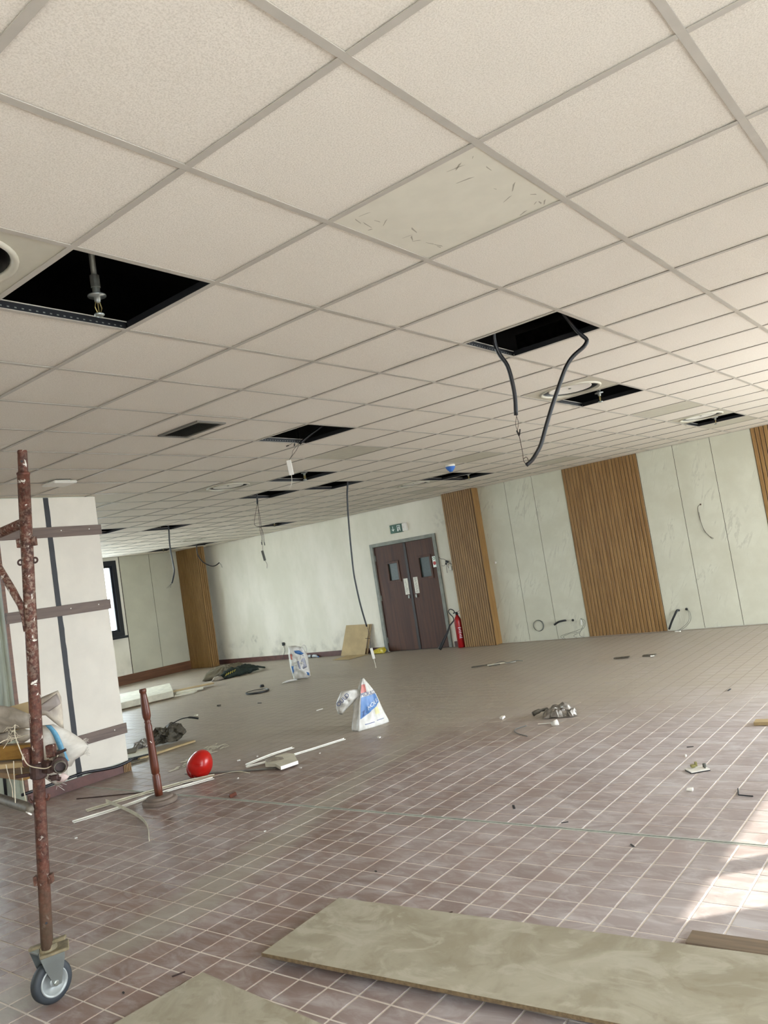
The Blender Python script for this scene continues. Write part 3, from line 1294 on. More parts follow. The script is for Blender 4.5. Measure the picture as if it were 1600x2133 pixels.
part('arrow', flat_on_sign([[(.070, .135), (.080, .135), (.080, .055), (.070, .055)], [(.042, .076), (.050, .083), (.078, .052), (.075, .036)], [(.108, .076), (.100, .083), (.072, .052), (.075, .036)]]), 'signwhite', sg)
part('doorway_mark', flat_on_sign([[(.175, .025), (.185, .025), (.185, .14), (.175, .14)], [(.185, .13), (.25, .13), (.25, .14), (.185, .14)], [(.24, .025), (.25, .025), (.25, .13), (.24, .13)], [(.185, .025), (.205, .025), (.197, .075), (.185, .085)]]), 'signwhite', sg)
part('running_figure', flat_on_sign([[(.213, .118), (.222, .126), (.231, .118), (.222, .108)], [(.205, .104), (.222, .106), (.230, .075), (.218, .07)], [(.218, .074), (.228, .076), (.205, .05), (.196, .052)], [(.220, .074), (.230, .076), (.238, .045), (.230, .040)], [(.205, .104), (.209, .096), (.192, .086), (.190, .093)], [(.222, .104), (.226, .096), (.239, .088), (.238, .096)]]), 'signwhite', sg)

# ================================================================== CEILING FITTINGS


def diffuser(a, b, label):
    """Square plate with a round swirl outlet: plate, ring, throat and centre disc."""
    cx, cy_ = (a + .5) * G, (b + .5) * G
    t = thing('air_diffuser', label, 'air diffuser', (cx, cy_, H), 'round air diffusers in the ceiling')
    mb = MB()
    n = 48
    s, R = .296, .235
    z = H + .0035
    sq, ci = [], []
    for k in range(n):
        th = 2 * PI * k / n + PI / n * 0
        c_, s_ = math.cos(th), math.sin(th)
        m_ = max(abs(c_), abs(s_))
        sq.append(mb.bm.verts.new((cx + s * c_ / m_, cy_ + s * s_ / m_, z)))
        ci.append(mb.bm.verts.new((cx + R * c_, cy_ + R * s_, z)))
    for k in range(n):
        mb.bm.faces.new((sq[k], sq[(k + 1) % n], ci[(k + 1) % n], ci[k]))
    part('plate', mb, 'smooth', t)
    mb = MB()
    mb.lathe((cx, cy_, H), [(.246, .004), (.243, -.006), (.230, -.008), (.222, .002), (.219, .010), (.224, .010), (.232, .004)], (0, 0, 1), 40, False)
    part('ring', mb, 'smooth', t, True)
    mb = MB()
    mb.lathe((cx, cy_, H), [(.221, .009), (.212, .07), (.17, .16), (.17, .26), (.001, .26)], (0, 0, 1), 32, False)
    part('throat', mb, 'duct', t, True)
    mb = MB()
    mb.lathe((cx, cy_, H), [(.001, .016), (.13, .014), (.160, .009), (.170, .008), (.172, .013), (.160, .026), (.001, .026)], (0, 0, 1), 40, False)
    dsk = part('disc', mb, 'white', t, True)
    mb = MB()
    mb.lathe((cx, cy_, H), [(.012, .010), (.012, .017)], (0, 0, 1), 12)
    mb.tube([(cx, cy_, H + .02), (cx, cy_, H + .25)], .006, 6)
    part('centre_screw', mb, 'galv', dsk)


for (a, b), lb in zip(DIFF, (
        'round air diffuser in a square plate next to the nearest open ceiling square',
        'round air diffuser tilted into view behind the looped black conduit',
        'round air diffuser nearest the right-hand end of the panelled wall',
        'round air diffuser beyond the slim black return grille, alone among the boards',
        'round air diffuser beside the twin open squares over the far slatted pier',
        'small far round air diffuser near the left corner slatted pier')):
    diffuser(a, b, lb)
# plenum box seen through the open square beside the second diffuser
mb = MB()
mb.box((7.05 * G, 2.06 * G, H + .27), (8.03 * G, 2.94 * G, H + .50), .004)
solo('plenum_box', 'dull metal duct box above the round diffuser by the black conduit loop', 'duct box', mb, 'duct', (7.5 * G, 2.5 * G, H + .27))


def sprinkler(x, y, zt_, label, s=1.0):
    t = thing('fire_sprinkler', label, 'sprinkler', (x, y, zt_), 'sprinklers hanging in the open ceiling squares')
    mb = MB()
    mb.tube([(x, y, ZS + .005), (x, y, zt_ + .13)], .0125, 10)
    part('drop_pipe', mb, 'galv', t, True)
    mb = MB()
    mb.lathe((x, y, zt_), [(.019, .17), (.019, .12), (.0155, .118), (.0155, .095)], (0, 0, 1), 12)
    part('coupling', mb, 'galv', t)
    mb = MB()
    mb.lathe((x, y, zt_), [(.015, .096), (.036, .088), (.037, .082), (.014, .080), (.012, .060), (.006, .055)], (0, 0, 1), 18)
    part('escutcheon', mb, 'zinc', t, True)
    mb = MB()
    for sg_ in (-1, 1):
        mb.tube([(x + sg_ * .009, y, zt_ + .06), (x + sg_ * .015, y, zt_ + .035), (x + sg_ * .006, y, zt_ + .012)], .0025, 6)
    mb.tube([(x, y, zt_ + .058), (x, y, zt_ + .014)], .0028, 8)
    part('frame_arms', mb, 'brass', t)
    mb = MB()
    mb.lathe((x, y, zt_), [(.004, .014), (.019, .010), (.021, .006), (.016, 0)], (0, 0, 1), 16)
    part('deflector', mb, 'zinc', t, True)


for x, y, z, lb in (
        (.392, 1.675, H - .012, 'pipe and sprinkler head in the nearest and largest open ceiling square'),
        (8.5 * G, 2.5 * G, H - .055, 'sprinkler head in the open square by the round diffuser behind the conduit loop'),
        (14.5 * G, 2.5 * G, H - .055, 'sprinkler head in the open square nearest the right-hand panelled wall'),
        (8.55 * G, 8.5 * G, H - .04, 'sprinkler head in the open square just past the hanging white driver box'),
        (14.5 * G, 8.5 * G, H - .05, 'sprinkler head in the twin open squares near the far slatted pier'),
        (15.3 * G, 16.4 * G, H - .05, 'small far sprinkler head in an open square above the white wall left of the door'),
        (15.45 * G, 22.5 * G, H - .04, 'farthest sprinkler head near the left wall boards')):
    sprinkler(x, y, z, lb)

# return-air grille
t = thing('return_grille', 'slim dark return-air grille with grey frame set in a ceiling board', 'grille', (2.155, 3.35, H))
gx0, gx1, gy0, gy1 = 2.03, 2.285, 3.125, 3.575
mb = MB()
for lo, hi in (((gx0, gy0), (gx0 + .025, gy1)), ((gx1 - .025, gy0), (gx1, gy1)), ((gx0 + .025, gy0), (gx1 - .025, gy0 + .025)), ((gx0 + .025, gy1 - .025), (gx1 - .025, gy1))):
    mb.box((lo[0], lo[1], H - .007), (hi[0], hi[1], H + .0044))
part('grille_frame', mb, 'ventframe', t)
mb = MB()
mb.box((gx0 + .02, gy0 + .02, H + .001), (gx1 - .02, gy1 - .02, H + .004))
part('grille_back', mb, 'black', t)
for k in range(11):
    x = gx0 + .036 + k * .0183
    mb = MB()
    mb.obox((x, (gy0 + gy1) / 2, H - .001), (.7, 0, .7), (0, 1, 0), (.012, gy1 - gy0 - .05, .0014))
    part('blade', mb, 'vent', t)

# flat square ceiling unit on the left
t = thing('ceiling_unit', 'flat white rounded square unit under the ceiling near the scaffold pole top', 'access point', (2.235, 5.29, H))
mb = MB()
mb.box((2.235 - .11, 5.29 - .11, H - .034), (2.235 + .11, 5.29 + .11, H - .010), .011)
part('cover', mb, 'white', t)
mb = MB()
mb.box((2.235 - .07, 5.29 - .07, H - .012), (2.235 + .07, 5.29 + .07, H + .004), .003)
part('mounting_plate', mb, 'ventframe', t)

# smoke detector under its blue dust cap
t = thing('smoke_detector', 'small white ceiling detector still wearing a blue dust cap', 'smoke detector', (7.02, 4.33, H))
mb = MB()
mb.lathe((7.02, 4.33, H), [(.058, .004), (.062, -.012), (.060, -.026)], (0, 0, 1), 24)
part('base', mb, 'white', t, True)
mb = MB()
mb.lathe((7.02, 4.33, H), [(.064, -.022), (.062, -.032), (.044, -.062), (.026, -.078), (.024, -.088), (.001, -.089)], (0, 0, 1), 24)
part('dust_cap', mb, 'bluecap', t, True)

# ------------------------------------------------------------------ hanging cables


def scaled(pts, k):
    return [tuple(CAM + (Vector(p) - CAM) * k) for p in pts]


def up_to_soffit(p, dx=0.0, dy=0.0):
    return [(p[0] + dx, p[1] + dy, ZS + .005), (p[0] + dx * .6, p[1] + dy * .6, ZS - .25)]


def smooth_path(pts, k=4):
    """Catmull-Rom through the points."""
    P = [Vector(p) for p in pts]
    P = [P[0] * 2 - P[1]] + P + [P[-1] * 2 - P[-2]]
    out = []
    for i in range(1, len(P) - 2):
        a, b, c, e = P[i - 1:i + 3]
        for j in range(k):
            t = j / k
            out.append(.5 * ((2 * b) + (c - a) * t + (2 * a - 5 * b + 4 * c - e) * t * t + (3 * b - a - 3 * c + e) * t ** 3))
    out.append(P[-2])
    return out


cond_r = [(2.86, .80, 3.0), (2.935, .755, 2.84), (2.957, .722, 2.775), (2.973, .699, 2.735), (2.961, .719, 2.699), (2.921, .777, 2.653), (2.902, .824, 2.598), (2.882, .880, 2.495), (2.860, .939, 2.377), (2.844, .988, 2.272), (2.832, 1.031, 2.179), (2.813, 1.063, 2.127), (2.803, 1.097, 2.091), (2.783, 1.125, 2.070)]
cond_l = [(2.65, 1.10, 3.0), (2.695, 1.15, 2.85), (2.725, 1.150, 2.760), (2.754, 1.122, 2.675), (2.769, 1.116, 2.563), (2.775, 1.119, 2.476), (2.775, 1.132, 2.376)]
t = thing('looped_conduit', 'two thick black conduits hanging from an open square, joined by thin wires', 'conduit', (2.8, 1.0, H))
mb = MB()
mb.tube(smooth_path(up_to_soffit(cond_r[0]) + cond_r), .0125, 10)
part('conduit', mb, 'blackcab', t, True)
mb = MB()
mb.tube(smooth_path(up_to_soffit(cond_l[0]) + cond_l), .0125, 10)
part('conduit', mb, 'blackcab', t, True)
mb = MB()
mb.tube(smooth_path([(2.775, 1.132, 2.38), (2.782, 1.128, 2.331), (2.776, 1.141, 2.278), (2.785, 1.133, 2.259)]), .0016, 6)
mb.tube(smooth_path([(2.778, 1.128, 2.38), (2.771, 1.143, 2.320), (2.778, 1.139, 2.275)]), .0016, 6)
mb.tube(smooth_path([(2.771, 1.133, 2.273), (2.776, 1.133, 2.215), (2.782, 1.134, 2.142), (2.784, 1.137, 2.099), (2.794, 1.127, 2.074)]), .002, 6)
mb.tube(smooth_path([(2.784, 1.137, 2.11), (2.789, 1.118, 2.118), (2.795, 1.112, 2.091), (2.787, 1.122, 2.074)]), .002, 6)
part('core_wires', mb, 'wire', t)
for w in ([(2.767, 1.141, 2.285), (2.776, 1.135, 2.25)], [(2.787, 1.128, 2.29), (2.779, 1.134, 2.255)]):
    mb = MB()
    mb.tube(w, .0045, 6)
    part('wire_connector', mb, 'black', t)

# driver box hanging from the middle open square
t = thing('hanging_driver', 'white driver box dangling by thin wires from a cut conduit in the middle open square', 'light driver', (3.46, 3.66, H))
mb = MB()
mb.tube(smooth_path([(3.75, 3.2, ZS + .005), (3.70, 3.28, 3.05), (3.62, 3.40, 2.90), (3.545, 3.50, 2.83), (3.487, 3.575, 2.772)]), .0125, 10)
part('conduit', mb, 'blackcab', t, True)
mb = MB()
for w in ([(3.487, 3.575, 2.775), (3.465, 3.61, 2.79), (3.446, 3.63, 2.782), (3.43, 3.65, 2.772)],
          [(3.487, 3.575, 2.78), (3.478, 3.60, 2.735), (3.465, 3.65, 2.69), (3.458, 3.70, 2.652)],
          [(3.482, 3.58, 2.775), (3.455, 3.63, 2.725), (3.464, 3.66, 2.69), (3.458, 3.70, 2.652)]):
    mb.tube(smooth_path(w), .0018, 6)
part('core_wires', mb, 'greywire', t)
for w in ([(3.43, 3.65, 2.772), (3.415, 3.668, 2.768)], [(3.458, 3.60, 2.79), (3.462, 3.615, 2.76)]):
    mb = MB()
    mb.tube(w, .005, 6)
    part('wire_connector', mb, 'black', t)
mb = MB()
mb.obox((3.464, 3.705, 2.588), (.62, -.77, .06), (-.06, 0, 1), (.042, .13, .028), .003)
part('driver_box', mb, 'white', t)
mb = MB()
mb.tube(smooth_path([(3.468, 3.706, 2.522), (3.469, 3.712, 2.47), (3.462, 3.725, 2.43), (3.451, 3.742, 2.408)]), .003, 6)
part('output_lead', mb, 'whitewire', t)

# long black cable that ends above the floor near the door
k = .955
t = thing('long_hanging_cable', 'longest black cable, hanging from an open square almost to the floor by the cardboard', 'cable', (6.53, 5.66, H))
c725 = scaled([(6.884, 5.943, 2.9), (6.871, 5.977, 2.703), (6.869, 6.011, 2.438), (6.874, 6.046, 2.105), (6.880, 6.070, 1.838), (6.888, 6.088, 1.603), (6.908, 6.091, 1.366), (6.930, 6.088, 1.161), (6.952, 6.079, .990), (6.972, 6.070, .852)], k)
mb = MB()
mb.tube(smooth_path(up_to_soffit(c725[0], -.02, -.05) + c725), .0115, 8)
part('cable', mb, 'blackcab', t, True)
mb = MB()
mb.tube(scaled([(6.972, 6.070, .855), (6.989, 6.059, .762), (6.995, 6.062, .681), (6.994, 6.077, .561), (6.998, 6.074, .54)], k), .003, 6)
mb.tube(scaled([(6.954, 6.114, .691), (6.992, 6.065, .683)], k), .004, 6)
part('core_wires', mb, 'wire', t)
mb = MB()
p0, p1 = (Vector(p) for p in scaled([(6.998, 6.074, .547), (7.017, 6.067, .396)], k))
mb.obox((p0 + p1) / 2, (p1 - p0), (.6, -.77, 0), ((p1 - p0).length, .036, .026), .003)
part('driver_box', mb, 'white', t)
mb = MB()
mb.tube(scaled([(7.017, 6.067, .4), (7.019, 6.067, .36), (7.023, 6.068, .328), (7.029, 6.067, .267)], k), .004, 6)
part('output_lead', mb, 'whitewire', t)

# thin wires with a small driver, further left
k = .952
t = thing('thin_wire_drop', 'thin wires ending in a small grey driver, left of the long black cable', 'cable', (5.68, 6.5, H))
mb = MB()
st = scaled([(6.014, 6.859, 2.85), (6.012, 6.873, 2.749)], k)
mb.tube(up_to_soffit(st[0]) + st, .0115, 8)
part('conduit', mb, 'blackcab', t, True)
mb = MB()
for w in ([(6.012, 6.873, 2.755), (6.029, 6.875, 2.548), (6.039, 6.893, 2.283), (6.052, 6.887, 2.194)],
          [(6.012, 6.873, 2.755), (5.979, 6.942, 2.527), (5.985, 6.942, 2.460), (6.024, 6.895, 2.431), (6.046, 6.877, 2.347), (6.053, 6.884, 2.214)],
          [(6.016, 6.867, 2.755), (6.019, 6.890, 2.517), (6.023, 6.902, 2.385), (6.031, 6.903, 2.285), (6.028, 6.916, 2.207)],
          [(6.03, 6.905, 2.29), (6.036, 6.908, 2.192), (6.033, 6.923, 2.107)],
          [(6.048, 6.920, 1.97), (6.063, 6.907, 1.916), (6.060, 6.917, 1.858)]):
    mb.tube(smooth_path(scaled(w, k), 3), .0026, 5)
part('core_wires', mb, 'wire', t)
for p in ((6.052, 6.887, 2.194), (6.028, 6.916, 2.207)):
    q = Vector(scaled([p], k)[0])
    mb = MB()
    mb.tube([q + Vector((0, 0, .02)), q - Vector((0, 0, .02))], .006, 6)
    part('wire_connector', mb, 'black', t)
mb = MB()
p0, p1 = (Vector(p) for p in scaled([(6.029, 6.928, 2.108), (6.048, 6.920, 1.966)], k))
mb.obox((p0 + p1) / 2, (p1 - p0), (.6, -.77, 0), ((p1 - p0).length, .03, .022), .003)
part('driver_box', mb, 'greywire', t)

k = .948
t = thing('left_hanging_cable', 'black cable with frayed end hanging in front of the left wall boards', 'cable', (6.27, 9.2, H))
c357 = scaled([(6.691, 9.779, 2.86), (6.688, 9.807, 2.593), (6.697, 9.815, 2.431), (6.714, 9.818, 2.228), (6.720, 9.825, 2.107), (6.700, 9.868, 1.968), (6.688, 9.890, 1.915)], k)
mb = MB()
mb.tube(smooth_path(up_to_soffit(c357[0]) + c357), .0115, 8)
part('cable', mb, 'blackcab', t, True)
mb = MB()
for dx in (-.02, 0, .02):
    mb.tube(scaled([(6.688, 9.890, 1.92), (6.666 + dx, 9.924, 1.875), (6.651 + dx * 2, 9.945, 1.845)], k), .0025, 5)
part('frayed_wires', mb, 'greywire', t)

t = thing('curled_cable', 'black cable curling sideways out of the open square by the corner slatted pier', 'cable', (9.74, 12.93, H))
c411 = [(9.736, 12.922, 2.86), (9.737, 12.937, 2.676), (9.752, 12.935, 2.535), (9.812, 12.876, 2.382), (9.913, 12.757, 2.272), (9.979, 12.673, 2.266), (10.033, 12.596, 2.316)]
mb = MB()
mb.tube(smooth_path(up_to_soffit(c411[0]) + c411), .0115, 8)
part('cable', mb, 'blackcab', t, True)
mb = MB()
for q in (0, .02):
    mb.tube([(10.033, 12.596, 2.316), (10.058, 12.57 + q, 2.267), (10.062 + q, 12.573, 2.20)], .003, 5)
part('frayed_wires', mb, 'greywire', t)

# ================================================================== WALL CABLES


def on_wall(name, label, cat, loc, group=None):
    return thing(name, label, cat, loc, group)


XW = XB - .002
t = on_wall('wire_coil', 'thin wire coiled in a ring on the board nearest the slatted pier', 'wire', (XW, 5.38, .26), 'wires out of the feature wall')
mb = MB()
for q in range(3):
    mb.ring((XW - .006 - q * .004, 5.385 + q * .003, .255), (1, .03 * q, 0), .095 - q * .003, .003, 32, 5)
mb.tube([(XW + .003, 5.30, .32), (XW - .008, 5.315, .32)], .003, 5)
part('coil', mb, 'greywire', t)
t = on_wall('conduit_stub', 'short black conduit curving down from a hole left of the big slatted panel', 'conduit', (XW, 4.9, .3), 'wires out of the feature wall')
mb = MB()
mb.tube(smooth_path([(XW + .003, 4.88, .30), (XW - .05, 4.90, .305), (XW - .09, 4.97, .295), (XW - .10, 5.05, .255)]), .016, 8)
part('conduit', mb, 'black', t, True)
t = on_wall('socket_hole', 'small round cable hole in the board left of the big slatted panel', 'cable outlet', (XW, 4.75, .3), 'wires out of the feature wall')
mb = MB()
mb.lathe((XW + .002, 4.75, .295), [(.02, 0), (.02, -.012), (.012, -.014)], (1, 0, 0), 12)
part('grommet', mb, 'black', t)
t = on_wall('wire_tangle', 'tangled thin wires with a white tag at the left of the big slatted panel', 'wire', (XW, 4.6, .3), 'wires out of the feature wall')
mb = MB()
for w in ([(XW + .002, 4.61, .31), (XW - .03, 4.53, .27), (XW - .05, 4.55, .17), (XW - .06, 4.66, .10), (XW - .08, 4.80, .09), (XW - .10, 4.92, .05), (XW - .08, 4.90, .006)],
          [(XW + .002, 4.61, .31), (XW - .04, 4.55, .23), (XW - .06, 4.60, .14), (XW - .08, 4.64, .05), (XW - .09, 4.55, .006)],
          [(XW - .05, 4.57, .16), (XW - .09, 4.70, .12), (XW - .11, 4.82, .10), (XW - .14, 4.95, .06), (XW - .16, 4.88, .006)],
          [(XW - .06, 4.64, .09), (XW - .09, 4.74, .05), (XW - .1, 4.68, .008)]):
    mb.tube(smooth_path(w, 5), .0028, 5)
part('wires', mb, 'greywire', t)
mb = MB()
mb.obox((XW - .03, 4.595, .25), (.1, .15, -1), (0, 1, 0), (.09, .02, .006), .001)
part('white_tag', mb, 'white', t)
t = on_wall('conduit_stub', 'long straight black conduit hanging from a hole right of the big slatted panel', 'conduit', (XW, 3.03, .3), 'wires out of the feature wall')
mb = MB()
mb.tube(smooth_path([(XW + .003, 3.0, .30), (XW - .03, 3.02, .305), (XW - .05, 3.05, .26), (XW - .06, 3.12, .15), (XW - .07, 3.18, .035)]), .016, 8)
part('conduit', mb, 'black', t, True)
t = on_wall('wire_loop', 'two thin wires bowing from a hole to the floor right of the big slatted panel', 'wire', (XW, 2.88, .3), 'wires out of the feature wall')
mb = MB()
mb.lathe((XW + .002, 2.885, .31), [(.02, 0), (.02, -.012), (.012, -.016)], (1, 0, 0), 12)
part('grommet', mb, 'black', t)
mb = MB()
mb.tube(smooth_path([(XW, 2.88, .31), (XW - .05, 2.83, .25), (XW - .07, 2.84, .14), (XW - .1, 2.93, .05), (XW - .12, 3.03, .006)], 5), .003, 5)
mb.tube(smooth_path([(XW, 2.88, .305), (XW - .05, 2.85, .24), (XW - .08, 2.87, .13), (XW - .12, 2.98, .04), (XW - .15, 3.06, .006)], 5), .003, 5)
part('wires', mb, 'greywire', t)
mb = MB()
mb.obox((XW - .17, 3.02, .008), (.3, 1, 0), (1, 0, 0), (.09, .03, .014), .002)
part('white_tag', mb, 'white', t)
t = on_wall('wall_wire', 'thin brown wire hanging halfway up the third veined board right of the big slatted panel', 'wire', (XW, 2.41, 1.83), 'wires out of the feature wall')
mb = MB()
mb.tube(smooth_path([(XW + .001, 2.41, 1.83), (XW - .012, 2.45, 1.80), (XW - .01, 2.46, 1.70), (XW - .015, 2.445, 1.56), (XW - .02, 2.42, 1.44), (XW - .012, 2.38, 1.37), (XW - .01, 2.33, 1.30)], 4), .0032, 5)
mb.tube(smooth_path([(XW - .012, 2.45, 1.72), (XW - .012, 2.448, 1.58), (XW - .016, 2.425, 1.46), (XW - .012, 2.375, 1.36), (XW - .01, 2.31, 1.305)], 4), .0026, 5)
mb.lathe((XW + .001, 2.41, 1.83), [(.014, 0), (.010, -.008)], (1, 0, 0), 10)
part('wires', mb, 'wire', t)
t = on_wall('wall_fixing', 'small white round fixing on the board beside the slatted pier', 'fixing', (XW, 6.01, 1.42))
mb = MB()
mb.lathe((XW + .001, 6.01, 1.42), [(.010, 0), (.010, -.02), (.022, -.022), (.020, -.034)], (1, 0, 0), 14)
part('knob', mb, 'white', t, True)

t = on_wall('switch_remains', 'loose wires and a dangling white switch on the wall right of the door', 'wiring', (XB + .0135, 7.02, 1.5))
xs = XB + .0135
mb = MB()
mb.tube(smooth_path([(xs - .004, 7.22, 1.70), (xs - .006, 7.17, 1.64), (xs - .006, 7.10, 1.62), (xs - .015, 7.03, 1.58)], 4), .004, 5)
mb.tube(smooth_path([(xs - .015, 7.05, 1.56), (xs - .02, 7.10, 1.50), (xs - .02, 7.16, 1.51)], 4), .003, 5)
mb.tube(smooth_path([(xs - .015, 7.04, 1.54), (xs - .02, 7.06, 1.46), (xs - .02, 7.06, 1.36)], 4), .004, 5)
mb.tube(smooth_path([(xs - .015, 7.03, 1.57), (xs - .02, 6.97, 1.55), (xs - .03, 6.95, 1.50)], 4), .003, 5)
mb.ring((xs - .02, 6.975, 1.48), (1, .2, 0), .045, .004, 20, 5)
part('wires', mb, 'wire', t)
mb = MB()
mb.obox((xs - .02, 7.03, 1.565), (1, 0, .2), (0, 1, .4), (.02, .06, .04), .004)
mb.obox((xs - .02, 7.055, 1.53), (1, 0, .2), (0, 1, .4), (.02, .03, .03), .004)
part('terminal_block', mb, 'black', t)
mb = MB()
mb.obox((xs - .03, 6.965, 1.44), (1, .1, .1), (0, 1, .1), (.03, .055, .085), .006)
part('switch_body', mb, 'white', t)
t = on_wall('wall_outlet', 'black outlet with thin leads low on the white wall behind the farther bag', 'outlet', (xs, 11.61, .34))
mb = MB()
mb.box((xs - .03, 11.575, .30), (xs + .0003, 11.645, .37), .008)
part('outlet', mb, 'black', t)
mb = MB()
mb.tube(smooth_path([(xs - .02, 11.60, .31), (xs - .03, 11.56, .22), (xs - .04, 11.60, .12), (xs - .05, 11.68, .02)], 4), .004, 5)
mb.tube(smooth_path([(xs - .02, 11.61, .31), (xs - .03, 11.58, .2), (xs - .05, 11.62, .1), (xs - .05, 11.64, .01)], 4), .003, 5)
part('leads', mb, 'greywire', t)

# cable along the foot of the column
t = thing('skirting_cable', 'thick black cable lying along the top of the column skirting', 'cable', (2.6, CY0 - .02, .1))
mb = MB()
mb.tube(smooth_path([(2.0, CY0 - .02, .11), (2.2, CY0 - .018, .115), (2.45, CY0 - .018, .125), (2.62, CY0 - .018, .125), (2.8, CY0 - .018, .10), (2.95, CY0 - .018, .085), (3.08, CY0 - .02, .095), (3.14, CY0 - .01, .105), (3.16, CY0 + .1, .07), (3.17, CY0 + .25, .02)], 4), .014, 8)
part('cable', mb, 'blackcab', t, True)
t = thing('side_cable', 'black cable bowing down the left side of the column behind the scaffold', 'cable', (CX0 - .03, CY0 + .4, 1.3))
mb = MB()
mb.tube(smooth_path([(CX0 + .01, CY0 + .34, 1.62), (CX0 - .03, CY0 + .30, 1.50), (CX0 - .04, CY0 + .27, 1.30), (CX0 - .035, CY0 + .29, 1.10), (CX0 - .03, CY0 + .32, .92), (CX0 - .02, CY0 + .34, .70), (CX0 - .02, CY0 + .36, .01)], 4), .014, 8)
part('cable', mb, 'blackcab', t, True)

# ================================================================== SCAFFOLD
PB = Vector((.217, 2.355, .268))
PT = Vector((.228, 2.095, 2.307))
ax = (PT - PB).normalized()


def onpole(z):
    return PB + ax * ((z - PB.z) / ax.z)


t = thing('mobile_scaffold', 'paint-splashed red steel scaffold leg standing on a grey caster wheel', 'scaffold', (.252, 2.425, 0))
mb = MB()
mb.tube([onpole(z) for z in (.25, .6, 1.0, 1.4, 1.8, 2.205)], .0245, 18)
pole = part('pole', mb, 'rust', t, True)
mb = MB()
p = onpole(2.205)
mb.lathe(p, [(.0245, -.004), (.0265, .0), (.0265, .006), (.021, .010), (.0195, .016), (.0195, .096), (.017, .101)], ax, 18)
part('spigot', mb, 'rust', t, True)
for q_, o_, ax_ in ((onpole(2.255), (-.0118, -.0162, 0), (-.59, -.81, 0)), (onpole(.36), (-.010, -.0225, 0), (-.4, -.91, 0))):
    mb = MB()
    mb.lathe(q_ + Vector(o_), [(.005, 0), (.005, .0015)], ax_, 10)
    part('pin_hole', mb, 'ink', pole)
mb = MB()
mb.tube([onpole(2.02) + Vector((.004, .01, -.01)), (.241, 2.393, 2.0), (.275, 2.747, 2.0), (.34, 3.4, 2.0)], .021, 14)
part('ledger', mb, 'rust', t, True)
mb = MB()
mb.tube([(.2, 2.195, 1.56), (.199, 2.197, 1.62), (.198, 2.2, 1.67), (.19, 2.24, 1.74), (.19, 2.37, 1.89), (.21, 2.56, 2.10), (.24, 2.80, 2.36)], [.006, .007, .014, .016, .016, .016, .016], 10)
part('brace', mb, 'rust', t, True)
mb = MB()
mb.tube([(.170, 2.262, .838), (.178, 2.29, .838), (.19, 2.34, .838), (.239, 2.676, .838), (.318, 3.243, .838)], [.013, .017, .021, .021, .021], 12)
lower = part('lower_ledger', mb, 'dustytube', t, True)
mb = MB()
mb.obox((.165, 2.272, .826), (.3, 1, 0), (-.7, .2, .6), (.05, .018, .006), .002)
part('paint_splash', mb, 'white', lower)
mb = MB()
mb.tube([(.205, 2.055, 1.006), (.30, 2.235, 1.003), (.44, 2.495, 1.0)], .0235, 16, caps=False)
mb.tube([(.205, 2.055, 1.006), (.30, 2.235, 1.003), (.44, 2.495, 1.0)], .0205, 16, caps=False)
mb.ring((.205, 2.055, 1.006), (-.47, -.88, .01), .022, .0018, 16, 4)
trn = part('transom', mb, 'dustytube', t, True)
mb = MB()
mb.lathe((.245, 2.13, 1.005), [(.0204, 0), (.0204, .002)], (.47, .88, 0), 16)
part('tube_bore', mb, 'plenum', trn)
# right-angle coupler gripping pole and transom
mb = MB()
p = onpole(.985)
mb.lathe(p, [(.026, -.034), (.033, -.030), (.033, .030), (.026, .034)], ax, 16)
mb.obox(p + Vector((.012, -.055, .01)), (0, 1, 0), (0, 0, 1), (.06, .05, .03), .006)
mb.lathe((.236, 2.115, 1.005), [(.0245, -.022), (.032, -.018), (.032, .018), (.0245, .022)], (.47, .88, 0), 14)
mb.tube([p + Vector((-.03, .015, -.012)), p + Vector((-.065, .06, -.012))], .008, 8)
mb.tube([p + Vector((.02, -.04, -.035)), p + Vector((.05, -.075, -.05))], .009, 8)
mb.obox(p + Vector((.035, -.06, -.04)), (.6, -.77, 0), (0, 0, 1), (.03, .022, .022), .003)
mb.tube([p + Vector((.03, -.045, .045)), p + Vector((.075, -.1, .065))], .007, 6)
part('coupler', mb, 'rustdark', t)
p = onpole(1.055)
for off, sz, bv_ in (((.036, -.045, 0), (.035, .05, .03), .003), ((-.028, .036, -.01), (.03, .075, .04), .006)):
    mb = MB()
    mb.obox(p + Vector(off), (.6, -.78, 0), (0, 0, 1), sz, bv_)
    part('locking_bracket', mb, 'rust', t)
# lugs along the pole
for z, w in ((1.925, .05), (.533, .05)):
    p = onpole(z)
    for s in (-1, 1):
        mb = MB()
        mb.obox(p + Vector((.6, -.78, 0)) * s * .031, (.6, -.78, 0), (0, 0, 1), (.016, w * .75, .028), .002)
        part('square_lug', mb, 'rust', t)
p = onpole(1.846)
for s in (-1, 1):
    mb = MB()
    mb.ring(p + Vector((.6, -.78, 0)) * s * .031, (-.78, -.6, .1), .0105, .0042, 16, 6)
    mb.obox(p + Vector((.6, -.78, 0)) * s * .022, (.6, -.78, 0), (0, 0, 1), (.012, .024, .008), .002)
    part('ring_lug', mb, 'rustdark', t)
p = onpole(.858)
for s in (-1, 1):
    mb = MB()
    mb.tube([p + Vector((.6, -.78, 0)) * s * .02, p + Vector((.6, -.78, 0)) * s * .036, p + Vector((.6, -.78, 0)) * s * .043 + Vector((0, 0, .014)), p + Vector((.6, -.78, 0)) * s * .04 + Vector((0, 0, .024))], .006, 8)
    part('hook_lug', mb, 'rust', t)
